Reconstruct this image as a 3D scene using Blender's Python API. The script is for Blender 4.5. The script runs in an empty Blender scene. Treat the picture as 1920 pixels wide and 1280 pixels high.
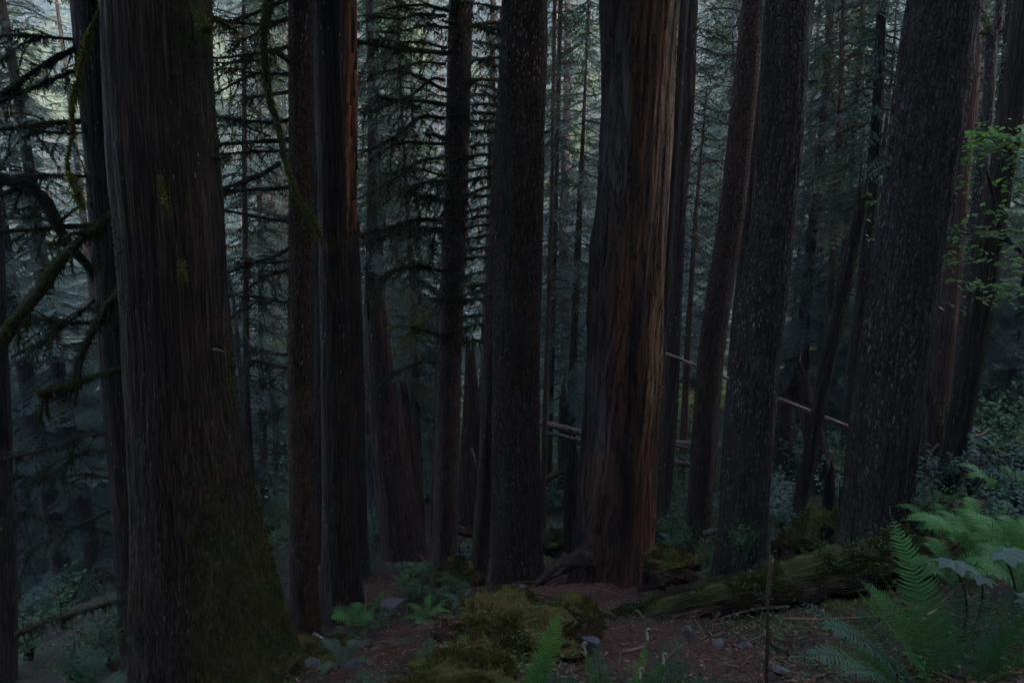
import bpy, math, random
import numpy as np
from mathutils import Vector, Matrix

random.seed(11)
RNG = np.random.default_rng(11)
C = bpy.context.scene.collection
scene = bpy.context.scene
R = math.radians

# ------------------------------------------------------------------ camera
F = 1280.0                      # focal length in photo pixels (1920 wide)
PITCH = R(13.0)
CAM = np.array([0.0, 0.0, 1.7])
cp, sp = math.cos(PITCH), math.sin(PITCH)
cam = bpy.data.objects.new("camera", bpy.data.cameras.new("camera"))
C.objects.link(cam)
cam.location = CAM
cam.rotation_euler = (R(90) - PITCH, 0, 0)
cam.data.sensor_width = 36.0
cam.data.lens = 36.0 * F / 1920.0
cam.data.clip_start = 0.05
cam.data.clip_end = 2000
scene.camera = cam


def P(px, py, Y):
    """point at ground distance Y seen at photo pixel (px, py)"""
    u = (px - 960) / F
    v = (640 - py) / F
    d = np.array([u, cp + v * sp, -sp + v * cp])
    return CAM + d * (Y / d[1])


def PXM(px, py, Y):
    """metres per photo pixel at that point"""
    v = (640 - py) / F
    return (Y / (cp + v * sp)) / F


# ------------------------------------------------------------------ noise
def _hash(i, j, k, s):
    n = (i * 73856093) ^ (j * 19349663) ^ (k * 83492791) ^ (s * 2654435761)
    n = (n ^ (n >> 13)) * 1274126177
    n = n ^ (n >> 16)
    return (n & 0xFFFF).astype(np.float64) / 32767.5 - 1.0


def vnoise(p, seed=0):
    p = np.asarray(p, float)
    f = np.floor(p)
    i = f.astype(np.int64)
    t = p - f
    t = t * t * (3 - 2 * t)
    out = 0
    for a in (0, 1):
        for b in (0, 1):
            for c in (0, 1):
                w = ((t[:, 0] if a else 1 - t[:, 0]) * (t[:, 1] if b else 1 - t[:, 1]) * (t[:, 2] if c else 1 - t[:, 2]))
                out = out + w * _hash(i[:, 0] + a, i[:, 1] + b, i[:, 2] + c, seed)
    return out


def fbm(p, o=3, seed=0):
    s, a = 0, 1.0
    p = np.asarray(p, float)
    for k in range(o):
        s = s + a * vnoise(p * (2.03 ** k) + k * 7.3, seed + k)
        a *= 0.5
    return s


# ------------------------------------------------------------------ mesh builder
class MB:
    def __init__(self):
        self.v, self.f, self.bp, self.moss, self.rnd, self.col = [], [], [], [], [], []
        self.n = 0

    def add(self, v, f, m=0, bp=None, moss=0.0, rnd=0.5, smooth=True, col=None):
        v = np.asarray(v, float).reshape(-1, 3)
        f = np.asarray(f, np.int64)
        if len(v) == 0 or len(f) == 0:
            return self
        self.v.append(v)
        self.f.append((f + self.n, m, smooth))
        self.bp.append(v if bp is None else np.asarray(bp, float))
        self.moss.append(np.broadcast_to(np.asarray(moss, float), (len(v),)))
        self.rnd.append(np.broadcast_to(np.asarray(rnd, float), (len(v),)))
        self.col.append(np.broadcast_to(np.asarray((1, 1, 1) if col is None else col, float), (len(v), 3)))
        self.n += len(v)
        return self

    def arrays(self):
        return np.concatenate(self.v)

    def mesh(self, name, mats, origin=(0, 0, 0)):
        v = np.concatenate(self.v) - np.asarray(origin, float)
        me = bpy.data.meshes.new(name)
        loops = np.concatenate([f.ravel() for f, _, _ in self.f])
        tot = np.concatenate([np.full(len(f), f.shape[1], np.int32) for f, _, _ in self.f])
        start = np.concatenate([[0], np.cumsum(tot)[:-1]]).astype(np.int32)
        mi = np.concatenate([np.full(len(f), m, np.int32) for f, m, _ in self.f])
        sm = np.concatenate([np.full(len(f), s, bool) for f, _, s in self.f])
        me.vertices.add(len(v))
        me.loops.add(len(loops))
        me.polygons.add(len(tot))
        me.vertices.foreach_set("co", v.astype(np.float32).ravel())
        me.loops.foreach_set("vertex_index", loops.astype(np.int32))
        me.polygons.foreach_set("loop_start", start)
        me.polygons.foreach_set("loop_total", tot)
        me.polygons.foreach_set("material_index", mi)
        me.polygons.foreach_set("use_smooth", sm)
        a = me.attributes.new("bp", 'FLOAT_VECTOR', 'POINT')
        a.data.foreach_set("vector", np.concatenate(self.bp).astype(np.float32).ravel())
        for nm, arr in (("moss", self.moss), ("rnd", self.rnd)):
            a = me.attributes.new(nm, 'FLOAT', 'POINT')
            a.data.foreach_set("value", np.concatenate(arr).astype(np.float32))
        cc = np.concatenate(self.col)
        if cc.min() < 0.999:
            a = me.attributes.new("col", 'FLOAT_COLOR', 'POINT')
            a.data.foreach_set("color", np.concatenate([cc, np.ones((len(cc), 1))], 1).astype(np.float32).ravel())
        me.update(calc_edges=True)
        me.validate()
        for m in (mats if isinstance(mats, (list, tuple)) else [mats]):
            me.materials.append(m)
        return me


def tag(o, label=None, cat=None, group=None, kind=None):
    if label: o["label"] = label
    if cat: o["category"] = cat
    if group: o["group"] = group
    if kind: o["kind"] = kind
    return o


def thing(name, loc, label, cat, group=None):
    o = bpy.data.objects.new(name, None)
    C.objects.link(o)
    o.location = loc
    o.empty_display_size = 0.2
    return tag(o, label, cat, group)


def root_of(o):
    while o.parent: o = o.parent
    return o


def part(name, mb, mats, parent=None):
    org = (0, 0, 0) if parent is None else root_of(parent).location
    o = bpy.data.objects.new(name, mb.mesh(name, mats, org))
    C.objects.link(o)
    if parent: o.parent = parent
    return o


def solo(name, mb, mats, loc, label, cat, group=None):
    o = bpy.data.objects.new(name, mb.mesh(name, mats, loc))
    C.objects.link(o)
    o.location = loc
    return tag(o, label, cat, group)


def copy_tree(o, parent=None):
    c = o.copy()
    C.objects.link(c)
    if parent: c.parent = parent
    for ch in list(o.children):
        copy_tree(ch, c)
    return c


# ------------------------------------------------------------------ materials
class NT:
    def __init__(self, name):
        self.m = bpy.data.materials.new(name)
        self.m.use_nodes = True
        self.t = self.m.node_tree
        self.t.nodes.clear()
        self.out = self.n('ShaderNodeOutputMaterial')

    def n(self, typ, **kw):
        x = self.t.nodes.new(typ)
        for k, v in kw.items():
            if k in x.bl_rna.properties: setattr(x, k, v)
            else: x.inputs[k].default_value = v
        return x

    def l(self, a, b): self.t.links.new(a, b)

    def attr(self, name, out='Vector'):
        return self.n('ShaderNodeAttribute', attribute_name=name).outputs[out]

    def mapping(self, vec, s):
        m = self.n('ShaderNodeMapping')
        m.inputs['Scale'].default_value = s
        self.l(vec, m.inputs['Vector'])
        return m.outputs[0]

    def noise(self, vec, scale=1.0, detail=4, rough=0.6, out=0):
        x = self.n('ShaderNodeTexNoise')
        x.inputs['Scale'].default_value = scale
        x.inputs['Detail'].default_value = detail
        x.inputs['Roughness'].default_value = rough
        self.l(vec, x.inputs['Vector'])
        return x.outputs[out]

    def ramp(self, fac, stops, interp='LINEAR'):
        r = self.n('ShaderNodeValToRGB')
        r.color_ramp.interpolation = interp
        el = r.color_ramp.elements
        while len(el) < len(stops): el.new(0.5)
        for e, (p, c) in zip(el, stops):
            e.position = p
            e.color = (c, c, c, 1) if isinstance(c, (int, float)) else (*c, 1)
        self.l(fac, r.inputs[0])
        return r.outputs[0]

    def mix(self, fac, a, b, blend='MIX'):
        m = self.n('ShaderNodeMix', data_type='RGBA', blend_type=blend)
        for val, idx in ((fac, 0), (a, 6), (b, 7)):
            if isinstance(val, (int, float)): m.inputs[idx].default_value = val
            elif isinstance(val, tuple): m.inputs[idx].default_value = (*val, 1)
            else: self.l(val, m.inputs[idx])
        return m.outputs[2]

    def math(self, op, a, b=None, clamp=False):
        m = self.n('ShaderNodeMath', operation=op, use_clamp=clamp)
        for i, v in enumerate((a, b)):
            if v is None: continue
            if isinstance(v, (int, float)): m.inputs[i].default_value = v
            else: self.l(v, m.inputs[i])
        return m.outputs[0]

    def bump(self, h, strength=0.5, dist=0.02):
        b = self.n('ShaderNodeBump')
        b.inputs['Strength'].default_value = strength
        b.inputs['Distance'].default_value = dist
        self.l(h, b.inputs['Height'])
        return b.outputs[0]

    def principled(self, col, rough=0.8, spec=0.25, normal=None):
        p = self.n('ShaderNodeBsdfPrincipled')
        if isinstance(col, tuple): p.inputs['Base Color'].default_value = (*col, 1)
        else: self.l(col, p.inputs['Base Color'])
        if isinstance(rough, (int, float)): p.inputs['Roughness'].default_value = rough
        else: self.l(rough, p.inputs['Roughness'])
        p.inputs['Specular IOR Level'].default_value = spec
        if normal is not None: self.l(normal, p.inputs['Normal'])
        self.l(p.outputs[0], self.out.inputs[0])
        return p


MOSS = (0.075, 0.085, 0.018)


def bark(name, c1, c2, dark, kx=22, kz=3.0, fleck=0.5, plate=False, moss=MOSS, fleckcol=(0.40, 0.39, 0.41), spec=0.25):
    t = NT(name)
    bp = t.attr('bp')
    v1 = t.mapping(bp, (kx, kx, kz))
    n1 = t.noise(v1, 1.0, 5, 0.62)
    n2 = t.noise(bp, 2.3, 3, 0.6)
    col = t.mix(t.ramp(n1, [(0.3, 0.0), (0.7, 1.0)]), c1, c2)
    col = t.mix(t.ramp(n2, [(0.35, 0.0), (0.7, 0.6)]), col, tuple(x * 0.55 for x in c1))
    if plate:
        vo = t.n('ShaderNodeTexVoronoi', feature='DISTANCE_TO_EDGE')
        vo.inputs['Scale'].default_value = 1.0
        dist = t.mix(0.9, t.mapping(bp, (kx * 1.0, kx * 1.0, kz * 2.2)), t.noise(bp, 9, 3, 0.6, 1), 'ADD')
        t.l(dist, vo.inputs['Vector'])
        crack = t.ramp(vo.outputs['Distance'], [(0.0, 0.25), (0.2, 1.0)])
        n4 = t.noise(t.mapping(bp, (kx * 1.1, kx * 1.1, kz * 0.5)), 1.0, 4, 0.6)
        crack = t.math('MULTIPLY', crack, t.ramp(t.math('ABSOLUTE', t.math('SUBTRACT', n4, 0.5)), [(0.0, 0.15), (0.07, 1.0)]))
    else:
        n3 = t.noise(t.mapping(bp, (kx * 1.7, kx * 1.7, kz * 0.6)), 1.0, 4, 0.55)
        crack = t.ramp(t.math('ABSOLUTE', t.math('SUBTRACT', n3, 0.5)), [(0.0, 0.0), (0.09, 1.0)])
    col = t.mix(t.math('POWER', crack, 0.8), dark, t.mix(1.0, col, (1.25, 1.25, 1.25), 'MULTIPLY'))  # darker crevice bark, deepened further in place of bump shading
    # pale lichen flecks
    vf = t.n('ShaderNodeTexVoronoi', feature='F1')
    vf.inputs['Scale'].default_value = 1.0
    t.l(t.mix(0.7, t.mapping(bp, (kx * 1.5, kx * 1.5, kx * 0.5)), t.noise(bp, 24, 3, 0.7, 1), 'ADD'), vf.inputs['Vector'])
    sep = t.n('ShaderNodeSeparateColor')
    t.l(vf.outputs['Color'], sep.inputs[0])
    pick = t.math('GREATER_THAN', sep.outputs[0], 1.0 - 0.30 * fleck)
    patch = t.ramp(t.noise(bp, 1.2, 4, 0.65), [(0.44, 0.0), (0.62, 1.0)])
    fm = t.math('MULTIPLY', t.math('MULTIPLY', pick, t.ramp(vf.outputs['Distance'], [(0.22, 1.0), (0.42, 0.0)])), patch)
    col = t.mix(t.math('MULTIPLY', fm, 0.9), col, fleckcol)
    # moss from the vertex weight
    mn = t.noise(bp, 14, 5, 0.7)
    mm = t.math('ADD', t.attr('moss', 'Fac'), t.math('SUBTRACT', mn, 0.5))
    mk = t.ramp(mm, [(0.42, 0.0), (0.62, 1.0)])
    mc = t.mix(t.noise(bp, 30, 3, 0.6), tuple(x * 0.45 for x in moss), tuple(x * 1.5 for x in moss))
    col = t.mix(t.math('MULTIPLY', mk, 0.85), col, mc)
    h = t.math('ADD', t.math('MULTIPLY', crack, 0.7), t.math('MULTIPLY', n1, 0.8))
    h = t.math('ADD', h, t.math('MULTIPLY', mn, 0.4))
    t.principled(col, 0.82, spec, t.bump(h, 1.0, 0.035))
    return t.m


def leafmat(name, c1, c2, trans=0.35, rough=0.5, gloss=0.3):
    t = NT(name)
    r = t.attr('rnd', 'Fac')
    n = t.noise(t.attr('bp'), 1.1, 3, 0.6)
    f = t.math('ADD', t.math('MULTIPLY', r, 0.6), t.math('MULTIPLY', n, 0.5))
    col = t.mix(t.ramp(f, [(0.25, 0.0), (0.85, 1.0)]), c1, c2)
    p = t.principled(col, rough, gloss)
    tr = t.n('ShaderNodeBsdfTranslucent')
    t.l(t.mix(1.0, col, (1.0, 1.15, 0.6), 'MULTIPLY'), tr.inputs[0])
    mx = t.n('ShaderNodeMixShader')
    mx.inputs[0].default_value = trans
    t.l(p.outputs[0], mx.inputs[1])
    t.l(tr.outputs[0], mx.inputs[2])
    t.l(mx.outputs[0], t.out.inputs[0])
    return t.m


M = {}
M['cedar'] = bark('cedar_bark', (0.050, 0.033, 0.023), (0.100, 0.066, 0.047), (0.013, 0.010, 0.008), 34, 2.4, 0.18)
M['hemlock'] = bark('hemlock_bark', (0.085, 0.053, 0.037), (0.150, 0.105, 0.080), (0.020, 0.016, 0.013), 32, 6, 1.0, True)
M['brown'] = bark('brown_bark', (0.115, 0.066, 0.040), (0.175, 0.110, 0.072), (0.026, 0.017, 0.012), 36, 8, 0.35, True)
M['grey'] = bark('grey_flecked_bark', (0.080, 0.058, 0.047), (0.145, 0.113, 0.099), (0.018, 0.016, 0.015), 27, 5.5, 1.5, True)
M['dark'] = bark('dark_bark', (0.068, 0.044, 0.032), (0.110, 0.078, 0.060), (0.018, 0.014, 0.012), 26, 2.4, 0.3)
M['red'] = bark('red_bark', (0.10, 0.046, 0.032), (0.15, 0.075, 0.052), (0.03, 0.016, 0.012), 18, 1.2, 0.2)
M['rot'] = bark('rotting_wood', (0.060, 0.033, 0.024), (0.115, 0.055, 0.034), (0.013, 0.010, 0.008), 24, 1.5, 0.1)
M['orange'] = bark('bare_orange_wood', (0.74, 0.26, 0.065), (0.84, 0.37, 0.11), (0.30, 0.10, 0.035), 26, 1.4, 0.05)
M['birch'] = bark('pale_bark', (0.42, 0.38, 0.38), (0.58, 0.52, 0.51), (0.08, 0.06, 0.06), 7, 22, 0.3)
M['pole'] = bark('bare_pole_wood', (0.34, 0.245, 0.18), (0.46, 0.35, 0.27), (0.10, 0.07, 0.05), 30, 2, 0.2)
M['stick'] = bark('stick_bark', (0.26, 0.18, 0.125), (0.38, 0.285, 0.21), (0.05, 0.034, 0.026), 60, 14, 0.3, True)
M['twig'] = bark('twig_bark', (0.065, 0.056, 0.048), (0.115, 0.10, 0.088), (0.025, 0.021, 0.018), 40, 10, 0.2)
M['log'] = bark('fallen_log_bark', (0.17, 0.13, 0.12), (0.26, 0.21, 0.205), (0.03, 0.024, 0.022), 14, 3, 0.4, True)
M['moss'] = leafmat('moss', (0.022, 0.026, 0.007), (0.105, 0.100, 0.023), 0.25, 0.9, 0.05)
M['mosslight'] = leafmat('pale_hanging_moss', (0.085, 0.090, 0.018), (0.24, 0.23, 0.05), 0.35, 0.9, 0.05)
M['mossdark'] = leafmat('hanging_moss', (0.038, 0.044, 0.022), (0.100, 0.110, 0.060), 0.25, 0.9, 0.05)
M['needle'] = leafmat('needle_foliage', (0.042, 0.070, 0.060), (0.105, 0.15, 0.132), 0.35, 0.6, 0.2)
M['farneedle_haze'] = leafmat('far_needle_haze_blue', (0.034, 0.062, 0.069), (0.092, 0.140, 0.158), 0.35, 0.7, 0.1)  # blue of distance haze mixed into the needle colour
M['fern'] = leafmat('fern_green', (0.045, 0.135, 0.040), (0.095, 0.25, 0.070), 0.3, 0.6, 0.14)
M['ferndark'] = leafmat('fern_dark_green', (0.030, 0.078, 0.044), (0.064, 0.14, 0.080), 0.3, 0.6, 0.14)
M['fernbright'] = leafmat('fern_fresh_green', (0.06, 0.19, 0.034), (0.12, 0.32, 0.06), 0.45, 0.5, 0.3)
M['fernbrown'] = leafmat('fern_withered_brown', (0.075, 0.045, 0.02), (0.15, 0.085, 0.035), 0.3, 0.7, 0.1)
M['ferndead'] = leafmat('fern_dead_orange', (0.30, 0.13, 0.02), (0.46, 0.23, 0.04), 0.4, 0.6, 0.2)
M['leaf'] = leafmat('shrub_leaf', (0.034, 0.082, 0.036), (0.090, 0.17, 0.072), 0.3, 0.6, 0.14)
M['leafvalley_lit'] = leafmat('valley_leaf_lit', (0.07, 0.15, 0.06), (0.16, 0.28, 0.12), 0.45, 0.6, 0.14)  # leaf green brightened to stand for light in the hollow
M['leafbright'] = leafmat('fresh_maple_leaf', (0.11, 0.22, 0.055), (0.19, 0.33, 0.10), 0.5, 0.5, 0.3)
M['leafblue'] = leafmat('blue_green_leaf', (0.052, 0.095, 0.072), (0.115, 0.175, 0.14), 0.3, 0.6, 0.14)
M['fiddle'] = leafmat('fiddlehead_fuzz', (0.22, 0.24, 0.15), (0.36, 0.36, 0.26), 0.2, 0.8, 0.1)
M['litter'] = leafmat('litter_chip', (0.05, 0.024, 0.016), (0.27, 0.165, 0.12), 0.0, 0.85, 0.15)


def deadcedar():
    t = NT('weathered_cedar_wood')
    bp = t.attr('bp')
    n1 = t.noise(t.mapping(bp, (30, 30, 2.2)), 1.0, 6, 0.7)
    n2 = t.noise(t.mapping(bp, (10, 10, 1.3)), 1.0, 5, 0.65)
    col = t.attr('col', 'Color')
    g = t.ramp(n1, [(0.25, 0.35), (0.5, 0.9), (0.8, 1.5)])
    col = t.mix(1.0, col, g, 'MULTIPLY')
    cr = t.ramp(t.math('ABSOLUTE', t.math('SUBTRACT', n2, 0.5)), [(0.0, 0.25), (0.035, 1.0)])
    col = t.mix(1.0, col, cr, 'MULTIPLY')
    mn = t.noise(bp, 16, 5, 0.7)
    mk = t.ramp(t.math('ADD', t.attr('moss', 'Fac'), t.math('SUBTRACT', mn, 0.5)), [(0.42, 0.0), (0.65, 1.0)])
    col = t.mix(t.math('MULTIPLY', mk, 0.8), col, MOSS)
    h = t.math('ADD', t.math('MULTIPLY', n1, 0.8), cr)
    t.principled(col, 0.75, 0.3, t.bump(h, 1.0, 0.03))
    return t.m


def rockmat():
    t = NT('grey_rock')
    bp = t.attr('bp')
    n = t.noise(bp, 9, 6, 0.65)
    col = t.mix(t.ramp(n, [(0.3, 0.0), (0.7, 1.0)]), (0.040, 0.039, 0.045), (0.095, 0.090, 0.102))
    mk = t.ramp(t.math('ADD', t.attr('moss', 'Fac'), t.math('SUBTRACT', t.noise(bp, 14, 5, 0.7), 0.5)), [(0.45, 0.0), (0.6, 1.0)])
    col = t.mix(mk, col, (0.05, 0.06, 0.014))
    t.principled(col, 0.7, 0.35, t.bump(n, 0.7, 0.02))
    return t.m


def mossground():
    t = NT('moss_mound')
    bp = t.attr('bp')
    n = t.noise(bp, 7, 6, 0.7)
    n2 = t.noise(bp, 45, 4, 0.7)
    col = t.mix(t.ramp(n, [(0.3, 0.0), (0.7, 1.0)]), (0.034, 0.034, 0.010), (0.11, 0.10, 0.024))
    col = t.mix(t.ramp(n2, [(0.4, 0.0), (0.75, 0.7)]), col, (0.11, 0.105, 0.03))
    # bare rotten wood / earth where moss is low; its dark also paints flank shade
    mk = t.ramp(t.math('ADD', t.attr('moss', 'Fac'), t.math('SUBTRACT', t.noise(bp, 5, 5, 0.7), 0.5)), [(0.35, 0.0), (0.55, 1.0)])
    dirt = t.mix(t.noise(t.mapping(bp, (20, 20, 20)), 1.0, 5, 0.7), (0.018, 0.013, 0.010), (0.085, 0.045, 0.030))
    col = t.mix(mk, dirt, col)
    t.principled(col, 0.95, 0.1, t.bump(t.math('ADD', n, n2), 1.0, 0.03))
    return t.m


def groundmat():
    t = NT('forest_floor')
    bp = t.attr('bp')
    n = t.noise(bp, 2.2, 6, 0.65)
    n2 = t.noise(bp, 38, 5, 0.75)
    n3 = t.noise(bp, 11, 5, 0.7)
    red = t.mix(t.ramp(n2, [(0.3, 0.0), (0.72, 1.0)]), (0.028, 0.015, 0.012), (0.140, 0.076, 0.062))
    dark = t.mix(t.ramp(n2, [(0.3, 0.0), (0.7, 1.0)]), (0.020, 0.016, 0.012), (0.085, 0.065, 0.050))
    col = t.mix(t.ramp(t.math('ADD', t.attr('rnd', 'Fac'), t.math('MULTIPLY', t.math('SUBTRACT', n3, 0.5), 0.8)), [(0.4, 0.0), (0.6, 1.0)]), dark, red)
    mossc = t.mix(t.ramp(n3, [(0.3, 0.0), (0.7, 1.0)]), (0.028, 0.034, 0.010), (0.08, 0.09, 0.022))
    mk = t.ramp(t.math('ADD', t.attr('moss', 'Fac'), t.math('MULTIPLY', t.math('SUBTRACT', n, 0.5), 1.6)), [(0.4, 0.0), (0.6, 1.0)])
    col = t.mix(mk, col, mossc)
    t.principled(col, 0.95, 0.12, t.bump(t.math('ADD', n2, n3), 1.0, 0.03))
    return t.m


M['deadcedar'] = deadcedar()
M['rock'] = rockmat()
M['mound'] = mossground()
M['ground'] = groundmat()

# ------------------------------------------------------------------ terrain
CTRL = [(970, 1092, 8.3), (1150, 1092, 8.0), (1390, 1088, 7.2), (1640, 1018, 6.8), (1310, 1002, 9.2), (895, 1107, 8.8),
        (835, 1074, 9.6), (640, 1150, 7.4), (570, 1207, 6.8), (670, 1064, 8.6), (760, 1052, 11), (1020, 1002, 12),
        (1240, 1002, 10.5), (1490, 1000, 8.2), (1770, 927, 8.0), (1720, 925, 9), (1470, 907, 11), (400, 1345, 5.0),
        (130, 1300, 6.5), (700, 1225, 4.9), (590, 1285, 4.4), (1100, 1245, 4.0), (1300, 1262, 3.7), (900, 1290, 3.7),
        (1500, 1285, 3.5), (1750, 1290, 3.2), (1900, 1110, 4.4), (1900, 985, 6), (1860, 865, 10), (1900, 770, 14),
        (1060, 910, 16), (1300, 880, 16), (900, 900, 18), (1500, 860, 15), (700, 930, 16), (1700, 815, 18),
        (500, 1010, 16), (100, 1150, 13), (-100, 1300, 9), (2000, 900, 7), (1100, 1180, 5.2), (1200, 1130, 6.6),
        (730, 1110, 7.6), (1000, 1180, 5.0)]
cx = np.array([P(*c) for c in CTRL])
ANCH = np.array([(0, 0, 0.0), (-2, 0, -0.5), (2.2, 0, 0.4), (0, 1.6, -0.35), (1.8, 1.7, 0.05), (-1.8, 1.7, -0.8), (0, -5, 2.4), (-6, -5, 1), (6, -5, 3.6), (-7, 2, -3.2), (8, 3, 1.0),
                 (-14, 8, -8), (14, 8, 1.6), (-14, 20, -12), (16, 20, 1.5)])
cx = np.concatenate([cx, ANCH])
S = 8.0


def _phi(r):
    r = np.maximum(r, 1e-9)
    return r * r * np.log(r)


_n = len(cx)
_K = _phi(np.linalg.norm(cx[:, None, :2] - cx[None, :, :2], axis=2) / S) + np.eye(_n) * 0.002
_Pm = np.concatenate([np.ones((_n, 1)), cx[:, :2] / S], 1)
_A = np.block([[_K, _Pm], [_Pm.T, np.zeros((3, 3))]])
_w = np.linalg.solve(_A, np.concatenate([cx[:, 2], np.zeros(3)]))


def sstep(a, b, x):
    t = np.clip((x - a) / (b - a), 0, 1)
    return t * t * (3 - 2 * t)


def gz(x, y, bumps=True):
    x = np.atleast_1d(np.asarray(x, float))
    y = np.atleast_1d(np.asarray(y, float))
    out = np.empty(len(x))
    for s in range(0, len(x), 20000):
        xs, ys = x[s:s + 20000], y[s:s + 20000]
        xc, yc = np.clip(xs, -16, 18), np.clip(ys, -7, 24)
        d = np.sqrt((xc[:, None] - cx[None, :, 0]) ** 2 + (yc[:, None] - cx[None, :, 1]) ** 2) / S
        near = _phi(d) @ _w[:_n] + _w[_n] + _w[_n + 1] * xc / S + _w[_n + 2] * yc / S
        prof = np.interp(ys, [-60, -20, 0, 20, 40, 52, 62, 80, 105, 130, 230],
                         [24, 9, 0, -7.2, -13, -15, -12, 2, 28, 50, 90])
        far = prof + np.where(xs > 0, np.clip(xs, 0, 50) * 0.2, np.clip(xs, -40, 0) * 0.2 * (1 - sstep(30, 60, ys))) + 2.0 * np.sin(xs * 0.05 + ys * 0.03)
        w = sstep(20, 34, ys) + (1 - sstep(20, 34, ys)) * np.maximum(sstep(13, 26, np.abs(xs)), sstep(5, 14, -ys))
        z = near * (1 - w) + far * w
        if bumps:
            q = np.stack([xs, ys, 0 * xs], 1)
            amp = np.clip((np.hypot(xs, ys) - 1.5) / 3, 0.15, 1)
            z = z + amp * (0.10 * fbm(q * 1.1, 3, 5) + 0.035 * fbm(q * 4.5, 2, 9)) * (1 - sstep(30, 60, ys) * 0.5)
        out[s:s + 20000] = z
    return out


def g1(x, y): return float(gz([x], [y])[0])


def hit_ground(px, py, ymin=2.2, ymax=40):
    ys = np.linspace(ymin, ymax, 900)
    pts = np.array([P(px, py, y) for y in ys])
    below = np.where(pts[:, 2] < gz(pts[:, 0], pts[:, 1]))[0]
    return pts[below[0]] if len(below) else pts[-1]


def axis_grid(lo, a, b, hi, step, grow):
    mid = list(np.arange(a, b, step))
    s, v = step, b
    right = []
    while v < hi:
        right.append(v); s *= grow; v += s
    s, v = step, a
    left = []
    while v > lo:
        s *= grow; v -= s; left.append(v)
    return np.array(left[::-1] + mid + right)


gx = axis_grid(-170, -9, 11, 170, 0.075, 1.11)
gy = axis_grid(-50, 2, 14, 200, 0.07, 1.075)
GX, GY = np.meshgrid(gx, gy)
gv = np.stack([GX.ravel(), GY.ravel(), gz(GX.ravel(), GY.ravel())], 1)
W, H = len(gx), len(gy)
ii = np.arange(W * H).reshape(H, W)
gf = np.stack([ii[:-1, :-1], ii[:-1, 1:], ii[1:, 1:], ii[1:, :-1]], -1).reshape(-1, 4)
# reddish litter where the path and the dirt bank are, moss elsewhere
red = np.zeros(len(gv))
for (px, py, Y, rx, ry) in ((690, 1215, 5.0, 0.45, 0.8), (700, 1095, 7.8, 0.35, 1.0), (1090, 1110, 7.2, 1.1, 1.4),
                            (1180, 1230, 4.4, 0.7, 0.9), (760, 1165, 6, .35, .5), (1330, 1245, 4.0, 0.5, 0.5), (900, 1000, 11, 0.8, 1.5)):
    c = P(px, py, Y)
    red = np.maximum(red, np.exp(-(((gv[:, 0] - c[0]) / rx) ** 2 + ((gv[:, 1] - c[1]) / ry) ** 2)))
mossw = 0.55 - 0.5 * sstep(1.0, 2.5, -gv[:, 0]) * (1 - sstep(12, 18, gv[:, 1])) - red * 0.9 + 0.6 * sstep(16, 30, gv[:, 1])  # left floor loses moss so darker soil colour stands for shade there
mb = MB().add(gv, gf, 0, moss=mossw, rnd=np.clip(red * 1.1, 0, 1))
ground = part('ground', mb, M['ground'])
ground['kind'] = 'structure'


# ------------------------------------------------------------------ tubes, branches, trunks
def frames(pts):
    T = np.gradient(pts, axis=0)
    T /= np.linalg.norm(T, axis=1)[:, None] + 1e-12
    ref = np.array([0, -1.0, 0]) if abs(T[0][1]) < 0.8 else np.array([0, 0, 1.0])
    n = ref - T[0] * (ref @ T[0]); n /= np.linalg.norm(n)
    N = [n]
    for i in range(1, len(pts)):
        n = N[-1] - T[i] * (N[-1] @ T[i])
        N.append(n / (np.linalg.norm(n) + 1e-12))
    N = np.array(N)
    return T, N, np.cross(T, N)


def tube(pts, rad, seg=8, cap=True):
    """returns verts, quads(list), bark coordinates; rad is (n,) or (n,seg)"""
    pts = np.asarray(pts, float)
    T, N, B = frames(pts)
    n = len(pts)
    a = np.arange(seg) * 2 * math.pi / seg
    rad = np.asarray(rad, float)
    rr = rad[:, None] * np.ones(seg) if rad.ndim == 1 else rad
    ring = np.cos(a)[None, :, None] * N[:, None, :] + np.sin(a)[None, :, None] * B[:, None, :]
    v = pts[:, None, :] + ring * rr[:, :, None]
    L = np.concatenate([[0], np.cumsum(np.linalg.norm(np.diff(pts, axis=0), axis=1))])
    rm = np.maximum(rr.mean(1), 0.02)
    bp = np.stack([np.cos(a)[None] * rm[:, None], np.sin(a)[None] * rm[:, None], L[:, None] * np.ones(seg)], -1)
    i = np.arange(n * seg).reshape(n, seg)
    j = np.roll(i, -1, axis=1)
    q = np.stack([i[:-1], j[:-1], j[1:], i[1:]], -1).reshape(-1, 4)
    v, bp = v.reshape(-1, 3), bp.reshape(-1, 3)
    if cap:
        v = np.concatenate([v, pts[:1], pts[-1:]]); bp = np.concatenate([bp, bp[:1] * 0, [[0, 0, L[-1]]]])
        c0, c1 = n * seg, n * seg + 1
        # tip / base fans as degenerate-free triangles turned into quads is not possible: return separately
        tri = np.concatenate([np.stack([np.full(seg, c0), j[0], i[0]], -1), np.stack([np.full(seg, c1), i[-1], j[-1]], -1)])
        return v, q, bp, tri
    return v, q, bp, None


def add_tube(mb, pts, rad, seg=8, m=0, moss=0.0, rnd=0.5, offset=None, col=None, smooth=True):
    v, q, bp, tri = tube(pts, rad, seg)
    if offset is not None: bp = bp + np.asarray(offset)
    n0 = mb.n
    if np.ndim(moss) == 1 and len(moss) != len(v):
        moss = np.concatenate([moss, [moss[0], moss[-1]]])
    if col is not None and len(np.shape(col)) == 2 and len(col) != len(v):
        col = np.concatenate([col, col[:1], col[-1:]])
    mb.add(v, q, m, bp, moss, rnd, smooth, col)
    mb.f.append((tri + n0, m, False))
    return v


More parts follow.
